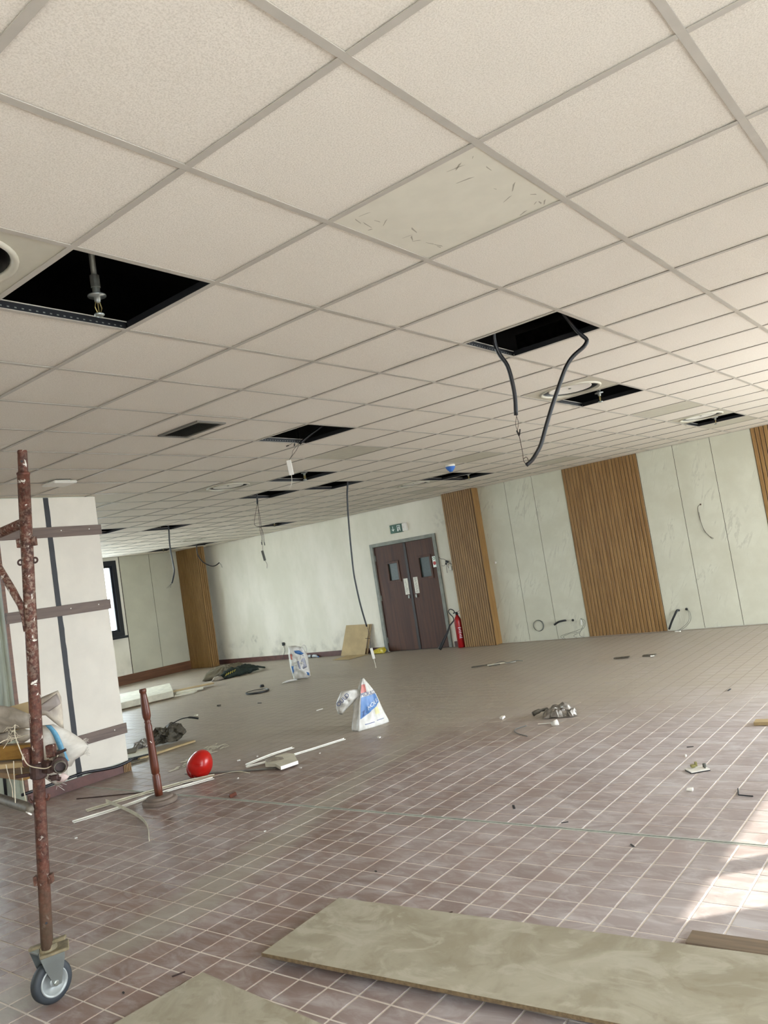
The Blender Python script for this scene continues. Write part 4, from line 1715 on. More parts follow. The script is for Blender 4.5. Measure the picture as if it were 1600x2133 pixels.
# caster
WC = Vector((.252, 2.425, .086))
mb = MB()
top = Vector((.222, 2.36, .262))
mb.obox(top + Vector((0, 0, .004)), (.72, -.69, .14), (.69, .72, 0), (.15, .028, .014), .003)
mb.obox(top + Vector((.02, -.01, -.028)), (.88, -.47, .05), (.47, .88, 0), (.115, .10, .012), .003)
mb.lathe(top + Vector((.004, .006, -.025)), [(.036, 0), (.034, .024), (.026, .03)], (0, 0, 1), 16)
part('top_plate', mb, plain('dusty_tan_plate', '#7d7258', .7, var=.25, scale=40), t)
mb = MB()
for s in (-1, 1):
    y = WC.y + s * .036
    zt2 = .228
    mb.prism([(WC.x - .062, y, zt2), (WC.x + .052, y, zt2), (WC.x + .050, y, zt2 - .055), (WC.x + .022, y, WC.z - .012), (WC.x - .004, y, WC.z - .014), (WC.x - .040, y, zt2 - .075)], (0, .0035 * s, 0))
mb.box((WC.x - .062, WC.y - .038, .222), (WC.x + .052, WC.y + .038, .232), .002)
part('fork', mb, 'zinc', t)
mb = MB()
mb.lathe(WC - Vector((0, .024, 0)), [(.056, .002), (.060, 0), (.078, .003), (.086, .012), (.086, .036), (.078, .045), (.060, .048), (.056, .046)], (0, 1, 0), 40)
wh = part('wheel_tyre', mb, 'rubber', t, True)
mb = MB()
mb.lathe(WC - Vector((0, .026, 0)), [(.060, .003), (.059, 0), (.051, 0), (.049, .007), (.020, .007), (.018, .002), (.012, .001)], (0, 1, 0), 40)
mb.ring(WC - Vector((0, .025, 0)), (0, 1, 0), .0555, .0035, 40, 6)
part('wheel_rim', mb, 'rim', wh, True)
mb = MB()
mb.lathe(WC - Vector((0, .046, 0)), [(.008, 0), (.012, .002), (.012, .010)], (0, 1, 0), 6)
mb.tube([WC - Vector((0, .038, 0)), WC + Vector((0, .044, 0))], .006, 8)
part('axle_bolt', mb, 'galv', wh)
# deck boards carried on the transom
for k in range(2):
    mb = MB()
    mb.obox((.40 + k * .12 - .075, 2.93, .965 if k else .935), (.09, 1, -.02), (1, -.09, 0), (1.05, .11, .026), .002)
    part('deck_board', mb, 'tan', t)

# ------------------------------------------------------------------ bundle on the scaffold
TOW = Vector((-.79, -.609, .0))
SACK = [(0.354, 2.467, 1.134), (0.391, 2.419, 1.133), (0.433, 2.369, 1.092), (0.468, 2.331, 1.045), (0.482, 2.315, 1.016), (0.470, 2.335, 0.977), (0.446, 2.369, 0.961), (0.434, 2.387, 0.934), (0.405, 2.426, 0.929), (0.419, 2.414, 0.876), (0.392, 2.452, 0.856), (0.361, 2.486, 0.897), (0.342, 2.505, 0.949), (0.343, 2.490, 1.055)]
t = thing('woven_sack', 'white woven sack with a blue stripe and frayed mouth hanging off the scaffold deck', 'sack', (.41, 2.42, .86))
mb = MB()
mb.pillow(SACK, .05, TOW, 8, .005, 1.3, .9)
part('sack', mb, 'sack', t, True)
mb = MB()
for j, (cx_, cy2, cz) in enumerate(((.349, 2.358, 1.137), (.358, 2.350, 1.101), (.367, 2.345, 1.055), (.375, 2.340, 1.011), (.382, 2.335, .972))):
    pass
cs = [Vector(v) for v in ((.361, 2.395, 1.137), (.374, 2.374, 1.101), (.382, 2.360, 1.055), (.389, 2.352, 1.011), (.398, 2.350, .972))]
rt = Vector((.612, -.776, -.15))
nu = 12
pth = smooth_path(cs, 4)
for a, b in zip(pth, pth[1:]):
    mb.face([a - rt * .013, a + rt * .013, b + rt * .013, b - rt * .013])
for v in mb.bm.verts:
    v.co += TOW * .012
bmesh.ops.remove_doubles(mb.bm, verts=mb.bm.verts, dist=.0005)
bmesh.ops.solidify(mb.bm, geom=list(mb.bm.faces), thickness=.002)
part('blue_stripe', mb, 'stripe', t, True, 'blue stripe')
mb = MB()
for k in range(46):
    a = Vector(SACK[3]).lerp(Vector(SACK[5]), random.random())
    e = a + Vector((.612, -.776, 0)) * random.uniform(.008, .03) + Vector((0, 0, random.uniform(-.02, .02)))
    mb.tube([a, a.lerp(e, .5) + Vector((0, 0, random.uniform(-.006, .008))), e], .0008, 4)
for k in range(20):
    a = Vector(SACK[8]).lerp(Vector(SACK[10]), random.random())
    e = a + Vector((random.uniform(-.01, .03), random.uniform(-.03, .01), random.uniform(-.03, .0)))
    mb.tube([a, e], .0008, 4)
part('frayed_threads', mb, 'sack', t, kind='stuff')
mb = MB()
mb.pillow([(0.374, 2.43, .905), (0.40, 2.40, .915), (0.418, 2.385, .895), (0.405, 2.41, .872), (.382, 2.43, .876)], .02, TOW, 4, .003, 5)
part('pink_print', mb, plain('faded_pink_print', '#c9b3ab', .6, var=.1, scale=50), t, True)

t = thing('paper_sack', 'stiff beige paper sack with folded corner on top of the scaffold bundle', 'sack', (.41, 2.47, 1.09))
mb = MB()
mb.pillow([(0.364, 2.525, 1.222), (0.390, 2.488, 1.254), (0.436, 2.426, 1.273), (0.444, 2.419, 1.241), (0.445, 2.426, 1.180), (0.446, 2.436, 1.091), (0.425, 2.458, 1.124), (0.400, 2.485, 1.170), (0.363, 2.533, 1.175)], .03, TOW, 6, .006, 2.2, .6)
part('paper', mb, 'paper', t, True)
mb = MB()
mb.pillow([(.35, 2.50, 1.205), (.372, 2.47, 1.222), (.42, 2.41, 1.262), (.428, 2.40, 1.215), (.395, 2.445, 1.188), (.36, 2.49, 1.182)], .012, TOW, 4, .004, 3.0)
part('folded_flap', mb, plain('grey_paper_flap', '#9b9088', .7), t, True)
t = thing('canvas_sheet', 'crumpled grey-beige canvas sheet at the left edge of the scaffold bundle', 'sheet', (.2, 2.5, 1.12))
mb = MB()
mb.pillow([(0.133, 2.603, 1.297), (0.209, 2.509, 1.259), (0.247, 2.462, 1.240), (0.287, 2.414, 1.202), (0.290, 2.418, 1.143), (0.256, 2.461, 1.145), (0.204, 2.530, 1.134), (0.126, 2.633, 1.122)], .04, TOW, 7, .012, 4.1, .8)
part('canvas', mb, 'canvas', t, True)
t = thing('cardboard_piece', 'tan cardboard piece behind the pole on top of the canvas sheet', 'cardboard', (.30, 2.53, 1.15))
mb = MB()
mb.prism([(.255, 2.575, 1.236), (.332, 2.50, 1.246), (.343, 2.50, 1.13), (.27, 2.57, 1.13)], (.012, .009, 0))
part('sheet', mb, 'card', t)
t = thing('old_plank', 'orange-tan plank end jutting out under the canvas on the scaffold deck', 'plank', (.2, 2.55, 1.02))
mb = MB()
mb.obox((.235, 2.62, 1.045), (-.35, 1, .02), (.9, .3, 0), (.42, .05, .062), .004)
part('plank', mb, 'tan', t)
mb = MB()
mb.obox((.215, 2.63, .995), (-.33, 1, .0), (.9, .3, 0), (.42, .09, .022), .003)
part('lower_board', mb, 'card', t)
t = thing('rolled_canvas', 'dusty rolled canvas lying between the sheet and the orange plank', 'roll', (.22, 2.54, 1.09))
mb = MB()
mb.tube(smooth_path([(.13, 2.69, 1.10), (.19, 2.60, 1.108), (.245, 2.53, 1.112), (.30, 2.455, 1.108)], 6), [.024 + .006 * math.sin(k * 1.3) for k in range(19)], 12)
mb.crumple(.006, 22, 3)
part('roll', mb, 'canvas', t, True)
mb = MB()
mb.pillow([(.13, 2.60, 1.145), (.165, 2.56, 1.15), (.185, 2.535, 1.135), (.165, 2.56, 1.118), (.13, 2.60, 1.118)], .012, TOW, 4, .003, 2)
part('navy_rag', mb, 'navy', t, True)
t = thing('twine', 'pale frayed twine looped round the pole and dangling from the deck', 'twine', (.18, 2.3, 1.0))
mb = MB()
for w, rr in (([(.143, 2.255, 1.19), (.141, 2.262, 1.152), (.148, 2.258, 1.107), (.158, 2.252, 1.06), (.170, 2.240, 1.02), (.186, 2.188, 1.005), (.205, 2.16, 1.0), (.232, 2.150, 1.012), (.246, 2.138, 1.042)], .0022),
              ([(.159, 2.407, 1.02), (.165, 2.405, .964), (.171, 2.402, .922), (.171, 2.405, .88)], .0018),
              ([(.179, 2.379, 1.03), (.178, 2.391, .941), (.177, 2.401, .855)], .002),
              ([(.198, 2.359, 1.0), (.200, 2.364, .915), (.206, 2.366, .845)], .002),
              ([(.14, 2.44, 1.10), (.18, 2.44, 1.115), (.22, 2.40, 1.118), (.25, 2.37, 1.122)], .002)):
    mb.tube(smooth_path(w, 4), rr, 5)
for k in range(14):
    c0 = Vector((.145 + random.uniform(-.02, .02), 2.27 + random.uniform(-.02, .02), 1.15 + random.uniform(-.02, .03)))
    e = c0 + Vector((random.uniform(-.04, .03), random.uniform(-.03, .04), random.uniform(-.03, .03)))
    mb.tube([c0, c0.lerp(e, .5) + Vector((0, 0, .012)), e], .0009, 4)
part('strands', mb, 'twine', t)

# ================================================================== THINGS ON THE FLOOR
# large boards in front
ux = Vector((.0665, -1, 0)).normalized()
uy = Vector((1, .0665, 0)).normalized()
TL = Vector((.822, 1.742, 0))
t = thing('large_board', 'largest plaster-smeared board lying raised off the tiles across the foreground', 'board', TL)
mb = MB()
L, W = 2.6, .545
c = TL + ux * (L / 2) + uy * (W / 2)
z0b, z1b = .037, .052
nseg = 34
edge = []
for k in range(nseg + 1):
    s = L * k / nseg
    edge.append(TL + ux * s + uy * (W + mnoise.noise(Vector((s * 9, 1, 0))) * .006))
pts = [TL + ux * L, TL] + edge
mb.prism([(p.x, p.y, z0b) for p in pts], (0, 0, z1b - z0b))
bo = part('board', mb, 'board', t)
mb = MB()
mb.obox((TL + ux * (L / 2) - uy * .0008) + Vector((0, 0, (z0b + z1b) / 2)), ux, uy, (L, .0018, z1b - z0b))
mb.obox((TL - ux * .0008 + uy * (W / 2)) + Vector((0, 0, (z0b + z1b) / 2)), uy, ux, (W, .0018, z1b - z0b))
part('chipboard_edge', mb, 'boardedge', bo)
for s in (.5, 1.9):
    mb = MB()
    mb.obox(TL + ux * s + uy * .30 + Vector((0, 0, .0187)), uy, ux, (.38, .05, .0362), .002)
    part('bearer', mb, 'boardedge', t)
vx = Vector((-1, .07, 0)).normalized()
vy = Vector((-.1, -1, 0)).normalized()
c2 = Vector((.653, 1.934, 0))
t = thing('floor_board', 'plaster-stained board lying flat in the bottom foreground, one corner pointing into the room', 'board', c2)
mb = MB()
mb.prism([c2 + Vector((0, 0, .002)), c2 + vx * .62 + Vector((0, 0, .002)), c2 + vx * .62 + vy * 1.7 + Vector((0, 0, .002)), c2 + vy * 1.7 + Vector((0, 0, .002))], (0, 0, .017))
part('board', mb, 'board', t)
t = thing('brown_plank', 'brown plank lying behind the largest board at the right edge', 'plank', (1.6, .1, 0))
mb = MB()
mb.obox((1.615, -.42, .0115), (.03, -1, 0), (1, .03, 0), (1.2, .10, .021), .002)
part('plank', mb, m_wood('weathered_brown_plank', '#6b5c4d', '#85745f', 'y', .6), t)

# turned wooden post on a round foot
t = thing('turned_post', 'reddish turned wooden post standing on a round dusty grey foot', 'post', (2.40, 4.67, 0))
bc = Vector((2.40, 4.67, 0))
mb = MB()
mb.lathe(bc, [(.136, .001), (.140, .008), (.140, .026), (.132, .036), (.108, .040), (.104, .052), (.095, .058), (.03, .060)], (0, 0, 1), 40)
part('foot', mb, plain('dusty_grey_foot', '#7a6c60', .75, var=.12), t)
lean = Vector((-.03, .0, 1)).normalized()
mb = MB()
mb.lathe(bc + Vector((0, 0, .058)), [(.031, 0), (.033, .05), (.033, .165), (.029, .172), (.027, .178), (.033, .188), (.034, .25), (.031, .40), (.029, .52), (.030, .565), (.027, .580), (.024, .592), (.029, .602), (.024, .612), (.026, .622), (.033, .645), (.035, .68), (.031, .76), (.026, .82), (.024, .838), (.029, .846), (.029, .866), (.025, .872)], lean, 20)
part('shaft', mb, 'redwood', t, True)
mb = MB()
p = bc + Vector((0, 0, .058)) + lean * .44
mb.obox(p + Vector((-.016, -.026, 0)), (.6, -.4, .5), (0, 0, 1), (.006, .02, .004), .001)
part('paint_fleck', mb, 'white', t)

# red safety helmet on its side
hc = Vector((3.06, 4.98, .108))
hax = Vector((-.80, -.56, .22)).normalized()       # crown points at the viewer
t = thing('hard_hat', 'glossy red safety helmet lying on its side among the white strips', 'helmet', (3.06, 4.98, 0))
mb = MB()
e1 = Vector((.612, -.776, .0))
e1 = (e1 - hax * e1.dot(hax)).normalized()
e2 = hax.cross(e1)
if e2.z < 0:
    e2 = -e2
tl_ = .38
e1, e2 = e1 * math.cos(tl_) - e2 * math.sin(tl_), e2 * math.cos(tl_) + e1 * math.sin(tl_)
nn, mm = 14, 36
prev = None
for i in range(nn + 1):
    th = (PI / 2) * i / nn
    ring = []
    for k in range(mm):
        ph = 2 * PI * k / mm
        rr = math.cos(th)
        rr = rr ** .72 * (1 + .10 * math.cos(ph - .9) + .16 * max(0, math.cos(ph - 3.5)) ** 4)
        ridge = 1 + .035 * math.exp(-((math.sin(ph)) / .16) ** 2) * (1 if i > 1 else .3)
        p = hc + e1 * (rr * .104 * math.cos(ph)) + e2 * (rr * .124 * math.sin(ph)) + hax * (math.sin(th) * .120 * ridge - .03)
        ring.append(mb.bm.verts.new(p))
    if prev:
        for k in range(mm):
            mb.bm.faces.new((prev[k], prev[(k + 1) % mm], ring[(k + 1) % mm], ring[k]))
    prev = ring
mb.bm.faces.new(prev)
part('shell', mb, 'redhat', t, True)
mb = MB()
for k in range(mm):
    pass
br_in, br_out, br_low = [], [], []
for k in range(mm):
    ph = 2 * PI * k / mm
    pk = .004 + .022 * max(0, math.sin(ph - 2.3)) ** 3
    br_in.append(mb.bm.verts.new(hc + e1 * (.106 * math.cos(ph)) + e2 * (.123 * math.sin(ph)) - hax * .028))
    br_out.append(mb.bm.verts.new(hc + e1 * ((.108 + pk) * math.cos(ph)) + e2 * ((.125 + pk) * math.sin(ph)) - hax * .044))
    br_low.append(mb.bm.verts.new(hc + e1 * (.104 * math.cos(ph)) + e2 * (.121 * math.sin(ph)) - hax * .05))
for k in range(mm):
    j = (k + 1) % mm
    mb.bm.faces.new((br_in[k], br_in[j], br_out[j], br_out[k]))
    mb.bm.faces.new((br_out[k], br_out[j], br_low[j], br_low[k]))
part('brim', mb, 'redhat', t, True)
mb = MB()
for s in (-.035, .035):
    pr_ = []
    for q in range(9):
        a = -1.1 + q * .275
        pr_.append(hc + e1 * (s * math.cos(a * .6)) + e2 * (.118 * math.sin(a)) + hax * (.113 * math.cos(a) ** .9 * math.sqrt(max(0, 1 - (s / .104) ** 2)) - .029))
    mb.tube(pr_, .006, 8)
part('crown_ridge', mb, 'redhat', t, True)

# strips lying on the floor


def strip(label, pts, w, hgt, mat, name='trim_strip', lip=True, group='loose trim strips on the floor'):
    """Thin angle trim along a floor path."""
    P = smooth_path(pts, 3)
    c0 = P[0]
    t_ = thing(name, label, 'trim strip', (c0.x, c0.y, 0), group)
    b = MB()
    for p, q in zip(P, P[1:]):
        dr = (q - p)
        dr.z = 0
        sd_ = Vector((-dr.y, dr.x, 0)).normalized()
        z0_, z1_ = p.z, q.z
        b.face([p - sd_ * w / 2, q - sd_ * w / 2, q + sd_ * w / 2, p + sd_ * w / 2])
    bmesh.ops.remove_doubles(b.bm, verts=b.bm.verts, dist=.002)
    bmesh.ops.recalc_face_normals(b.bm, faces=b.bm.faces)
    if sum(fc.normal.z for fc in b.bm.faces) < 0:
        bmesh.ops.reverse_faces(b.bm, faces=b.bm.faces)
    bmesh.ops.solidify(b.bm, geom=list(b.bm.faces), thickness=hgt)
    o = part('strip', b, mat, t_)
    if lip:
        b = MB()
        pts2 = []
        for i, p in enumerate(P):
            q = P[min(i + 1, len(P) - 1)]
            p_ = P[max(i - 1, 0)]
            dr = q - p_
            sd_ = Vector((-dr.y, dr.x, 0)).normalized()
            pts2.append(p + sd_ * (w / 2 - .003) + Vector((0, 0, hgt + .001)))
        b.tube(pts2, .004, 5)
        part('lip', b, mat, t_)
    return t_


def fl(*q):
    return [(x, y, z) for x, y, z in q]


strip('longest white trim strip, running left of the round-footed post to the red helmet', fl((2.08, 5.23, .006), (2.54, 5.10, .006), (2.85, 4.99, .006), (3.10, 4.83, .006)), .055, .004, 'cream')
strip('bent tail of cream strip just in front of the red helmet', fl((3.06, 4.82, .008), (3.15, 4.70, .022), (3.20, 4.60, .020), (3.215, 4.49, .006)), .012, .003, 'cream', lip=False)
strip('bright white trim strip nearest the viewer, passing behind the round-footed post', fl((1.85, 5.04, .006), (2.2, 4.95, .006), (2.63, 4.90, .006), (3.02, 4.75, .008)), .05, .004, 'whitetrim')
strip('short white trim strip lying across the far end of the pile', fl((3.41, 4.75, .012), (3.70, 4.74, .02), (3.99, 4.72, .012)), .035, .004, 'whitetrim')
strip('long white trim strip pointing at the blue and white bag', fl((3.36, 4.70, .008), (3.76, 4.50, .008), (4.34, 4.35, .008)), .032, .004, 'whitetrim')
strip('dull grey metal strip lying behind the red helmet', fl((3.11, 5.25, .007), (3.19, 4.90, .007), (3.30, 4.55, .007), (3.38, 4.33, .007)), .05, .004, 'greytrim', lip=False)
strip('thin dark rod lying on the floor left of the round-footed post', fl((2.30, 5.76, .006), (2.48, 5.37, .006), (2.66, 5.0, .006)), .012, .006, 'rustdark', lip=False)
# curved flexible edging, standing on edge
P = smooth_path([(2.27, 5.25, .010), (2.18, 4.85, .004), (2.07, 4.48, .002), (1.93, 4.17, .002), (1.735, 3.87, .002)], 5)
t = thing('curved_edging', 'bowed grey-beige flexible edging standing on edge in front of the round-footed post', 'trim strip', (2.07, 4.48, 0), 'loose trim strips on the floor')
mb = MB()
for p, q in zip(P, P[1:]):
    mb.face([p, q, q + Vector((0, 0, .028)), p + Vector((0, 0, .028))])
bmesh.ops.remove_doubles(mb.bm, verts=mb.bm.verts, dist=.002)
bmesh.ops.solidify(mb.bm, geom=list(mb.bm.faces), thickness=.004)
part('edging', mb, 'cream', t)

# broken cream board on the strips
t = thing('broken_board', 'broken piece of cream board with a white edge lying on the strip pile', 'board piece', (3.5, 4.4, 0))
mb = MB()
sp = [(3.31, 4.19), (3.49, 4.16), (3.69, 4.40), (3.70, 4.52), (3.60, 4.56), (3.56, 4.48), (3.47, 4.56), (3.42, 4.44), (3.37, 4.45), (3.38, 4.33)]
mb.prism([(x, y, .014) for x, y in sp], (0, 0, .030))
part('board', mb, 'cream', t)
mb = MB()
mb.obox((3.40, 4.172, .029), (.18, -.03, 0), (.03, .18, 0), (.186, .003, .028))
part('white_edge', mb, 'whitetrim', t)
mb = MB()
mb.pillow([(3.40, 4.46, .046), (3.52, 4.36, .046), (3.56, 4.42, .050), (3.46, 4.55, .050)], .012, (0, 0, 1), 4, .004, 3.3)
part('torn_layer', mb, 'canvas', t)

# blue and white bag in the middle of the floor
B0_ = Vector((4.651, 4.434, 0))
bu = Vector((.9755, -.2198, 0))
bv = Vector((.2198, .9755, 0))          # towards the back
t = thing('printed_bag', 'white bag with a blue printed triangle and a drooping neck standing mid-floor', 'bag', B0_)
rows = [(0, .0, .408, .112), (.03, .002, .402, .118), (.10, .020, .372, .115), (.17, .040, .348, .108), (.21, .050, .336, .102), (.27, .070, .320, .094), (.33, .092, .300, .082), (.38, .112, .275, .068), (.43, .138, .245, .052), (.47, .160, .220, .036), (.505, .180, .200, .018)]


def bag_row(z):
    for (a, b) in zip(rows, rows[1:]):
        if a[0] <= z <= b[0]:
            t_ = (z - a[0]) / (b[0] - a[0])
            return [a[i] + (b[i] - a[i]) * t_ for i in range(4)]
    return rows[-1]


def bag_pt(s, z, out=0.0):
    """Point of the front: s in 0..1 left to right."""
    _, a, b, dp = bag_row(z)
    u = a + (b - a) * s
    w = mnoise.noise(Vector((u * 22, z * 7, 2.0))) * .016 * min(1, z * 4 + .15) * math.sin(PI * min(max(s, 0), 1)) ** .4
    bulge = -.018 * math.sin(PI * min(max(s, 0), 1)) * (1 - z)
    v = .112 / 2 - dp / 2 + bulge + w - out
    return B0_ + bu * u + bv * v + Vector((0, 0, z))


mb = MB()
nf = 22
prev = None
for k in range(41):
    z = .505 * k / 40
    _, a, b, dp = bag_row(z)
    ring = [bag_pt(i / nf, z) for i in range(nf + 1)]
    for i in range(1, 7):
        g = math.sin(PI * i / 7) * -.028 * min(1, z * 6 + .2)
        ring.append(bag_pt(1, z) + bv * (dp * i / 7) + bu * g)
    for i in range(nf, -1, -1):
        u = a + (b - a) * i / nf
        w = mnoise.noise(Vector((u * 20, z * 8, 7.0))) * .008
        ring.append(B0_ + bu * u + bv * (.056 + dp / 2 + .014 * math.sin(PI * i / nf) + w) + Vector((0, 0, z)))
    for i in range(1, 7):
        g = math.sin(PI * i / 7) * .022 * min(1, z * 6 + .2)
        ring.append(bag_pt(0, z) + bv * (dp * (7 - i) / 7) + bu * g)
    vs = [mb.bm.verts.new(p) for p in ring]
    if prev:
        for i in range(len(vs)):
            j = (i + 1) % len(vs)
            mb.bm.faces.new((prev[i], prev[j], vs[j], vs[i]))
    else:
        mb.bm.faces.new(vs[::-1])
    prev = vs
mb.bm.faces.new(prev)
bg_ = part('bag_body', mb, 'bag', t, True)


def bag_print(name, zlo, zhi, s_of, mat, out=.0016, label=None, nz=22, ns=14):
    """Printed patch that follows the bag's front; s_of(z) gives its left and right edge."""
    b = MB()
    prev_ = None
    for k in range(nz + 1):
        z = zlo + (zhi - zlo) * k / nz
        s0, s1 = s_of(z)
        cur = [b.bm.verts.new(bag_pt(s0 + (s1 - s0) * i / ns, z, out)) for i in range(ns + 1)]
        if prev_:
            for i in range(ns):
                b.bm.faces.new((prev_[i], prev_[i + 1], cur[i + 1], cur[i]))
        prev_ = cur
    return part(name, b, mat, t, True, label)


bag_print('blue_triangle', .115, .325, lambda z: (.05, .05 + min(.95, max(.01, (z - .113) / .125)) * .95), 'bagblue', .0045)
bag_print('red_patch', .365, .445, lambda z: (.02, .42), 'bagred')
bag_print('yellow_patch', .12, .19, lambda z: (.62, .82), 'bagyellow')
bag_print('fine_print_line', .047, .054, lambda z: (.2, .52), 'bagnavy')
bag_print('fine_print_line', .055, .061, lambda z: (.60, .86), 'bagnavy')


def bag_text(body, s, z, size, mat, slope, out=.003):
    """Lettering printed on the front: every vertex follows the bag's surface."""
    me = text_mesh(body, size, 0.0)
    bm = bmesh.new()
    bm.from_mesh(me)
    bmesh.ops.triangulate(bm, faces=bm.faces)
    bmesh.ops.subdivide_edges(bm, edges=bm.edges, cuts=3, use_grid_fill=True)
    _, a, b, _d = bag_row(z)
    u0 = a + (b - a) * s
    for v in bm.verts:
        zz = z + v.co.y + slope * v.co.x
        uu = u0 + v.co.x
        _, a, b, _d = bag_row(min(max(zz, 0), .5))
        v.co = bag_pt(min(max((uu - a) / (b - a), 0), 1), zz, out) - ORIGIN[t.name]
    bm.to_mesh(me)
    bm.free()
    me.name = 'lettering'
    me.materials.clear()
    me.materials.append(MT[mat])
    o = link('lettering', me, t)
    ORIGIN[o.name] = ORIGIN[t.name]
    return o


bag_text('MOULD', .52, .345, .056, 'bagnavy', -.02, .007)
bag_text('Z-', .20, .166, .066, 'bagnavy', .36, .008)
bag_text('MOUL', .60, .232, .058, 'bagpale', .42, .010)
# drooping neck
mb = MB()
mb.pillow([(4.805, 4.475, .400), (4.765, 4.490, .408), (4.717, 4.525, .418), (4.661, 4.598, .413), (4.627, 4.654, .313), (4.622, 4.669, .25), (4.632, 4.664, .187), (4.659, 4.63, .171), (4.679, 4.6, .21), (4.727, 4.529, .273), (4.765, 4.478, .325), (4.80, 4.452, .345)], .055, TOW, 9, .013, 4.4, .8)
nk = part('drooping_neck', mb, 'bag', t, True)
put_text('lettering', 'OULD', .06, 'bagnavy', t, Vector((4.668, 4.592, .332)) - Vector((.79, .609, 0)) * .066, Vector((.46, -.58, .55)), Vector((-.33, .42, .85)))

# farther bag
t = thing('crumpled_bag', 'crumpled dusty bag with faded blue print standing near the white wall', 'bag', (7.95, 8.5, 0))
outl = [(7.85, 8.568, .58), (7.917, 8.473, .573), (7.995, 8.377, .53), (8.039, 8.338, .383), (8.042, 8.345, .183), (8.047, 8.35, .038), (8.015, 8.39, .004), (7.877, 8.575, .004), (7.871, 8.585, .106), (7.850, 8.595, .231), (7.843, 8.586, .432)]
mb = MB()
mb.pillow(outl, .085, TOW, 9, .016, 6.4, .9)
part('bag_body', mb, 'bag', t, True)


def bag2_patch(name, poly, mat, out=.10):
    b = MB()
    b.pillow([tuple(Vector(p) + TOW * out) for p in poly], .012, TOW, 3, .004, 2.0)
    part(name, b, mat, t, True)


bag2_patch('faded_print', [(7.90, 8.50, .44), (8.0, 8.38, .40), (8.02, 8.36, .20), (7.97, 8.43, .17), (7.95, 8.45, .33)], plain('faded_lilac_print', '#a9abb8', .6), .06)
bag2_patch('blue_print', [(7.90, 8.49, .50), (7.95, 8.42, .49), (8.00, 8.37, .43), (7.97, 8.41, .41), (7.91, 8.48, .45)], 'bagblue', .062)
bag2_patch('blue_print', [(7.858, 8.565, .25), (7.885, 8.535, .25), (7.882, 8.54, .16), (7.868, 8.56, .12)], 'bagblue', .05)
bag2_patch('blue_print', [(8.00, 8.39, .13), (8.035, 8.35, .10), (8.035, 8.35, .05), (8.0, 8.40, .085)], 'bagblue', .045)
bag2_patch('faded_print', [(7.92, 8.47, .32), (7.94, 8.45, .32), (7.96, 8.44, .17), (7.94, 8.46, .17)], plain('faded_grey_blue_print', '#8a8da0', .6), .085)
bag2_patch('red_print', [(7.865, 8.56, .45), (7.885, 8.535, .44), (7.89, 8.535, .34), (7.87, 8.56, .36)], 'bagred', .05)
mb = MB()
mb.tube(smooth_path([(7.955, 8.40, .52), (8.0, 8.35, .56), (8.025, 8.33, .50), (8.02, 8.335, .43)], 5), .007, 8)
part('carry_loop', mb, 'bag', t, True)
mb = MB()
mb.pillow([(7.62, 8.62, .004), (7.72, 8.54, .02), (7.86, 8.46, .008), (7.78, 8.60, .004)], .03, (0, 0, 1), 4, .006, 1.0, 0.0)
part('spilled_corner', mb, 'bag', t, True)

# fire extinguisher against the pier
ec = Vector((10.525, 6.915, 0))
t = thing('fire_extinguisher', 'red fire extinguisher with black horn standing between the door and the slatted pier', 'fire extinguisher', ec)
mb = MB()
mb.lathe(ec, [(.062, .002), (.068, .010), (.068, .47), (.062, .51), (.042, .55), (.026, .57), (.026, .59)], (0, 0, 1), 28)
cyl = part('cylinder', mb, 'redext', t, True)
mb = MB()
for k in range(7):
    z = .18 + k * .030
    mb.obox(ec + Vector((-.052, -.046, z)), (.66, -.75, 0), (0, 0, 1), (.055 - .01 * (k % 3), .010, .002))
part('label_print', mb, 'bagpale', cyl)
mb = MB()
mb.lathe(ec + Vector((0, 0, .588)), [(.022, 0), (.024, .02), (.018, .05), (.010, .055)], (0, 0, 1), 14)
mb.obox(ec + Vector((-.03, .03, .63)), (.6, -.77, .15), (0, 0, 1), (.05, .02, .02), .003)
part('valve', mb, 'black', t)
mb = MB()
mb.obox(ec + Vector((.035, -.045, .655)), (.6, -.77, .45), (0, 0, 1), (.13, .008, .02), .002)
mb.obox(ec + Vector((.03, -.04, .615)), (.6, -.77, .1), (0, 0, 1), (.10, .008, .02), .002)
part('lever', mb, 'redext', t)
mb = MB()
mb.tube(smooth_path([ec + Vector((-.02, .02, .625)), ec + Vector((-.02, .05, .68)), ec + Vector((-.045, .10, .705)), ec + Vector((-.07, .12, .665)), ec + Vector((-.055, .09, .60)), ec + Vector((-.06, .05, .56)), ec + Vector((-.08, .03, .50))], 5), .009, 8)
part('hose', mb, 'black', t, True)
mb = MB()
mb.tube([ec + Vector((-.08, .03, .50)), (10.40, 7.02, .42), (10.36, 7.07, .30), (10.30, 7.16, .14), (10.265, 7.21, .05), (10.255, 7.225, .03)], [.012, .016, .019, .030, .036, .033], 14)
part('horn', mb, 'black', t, True)

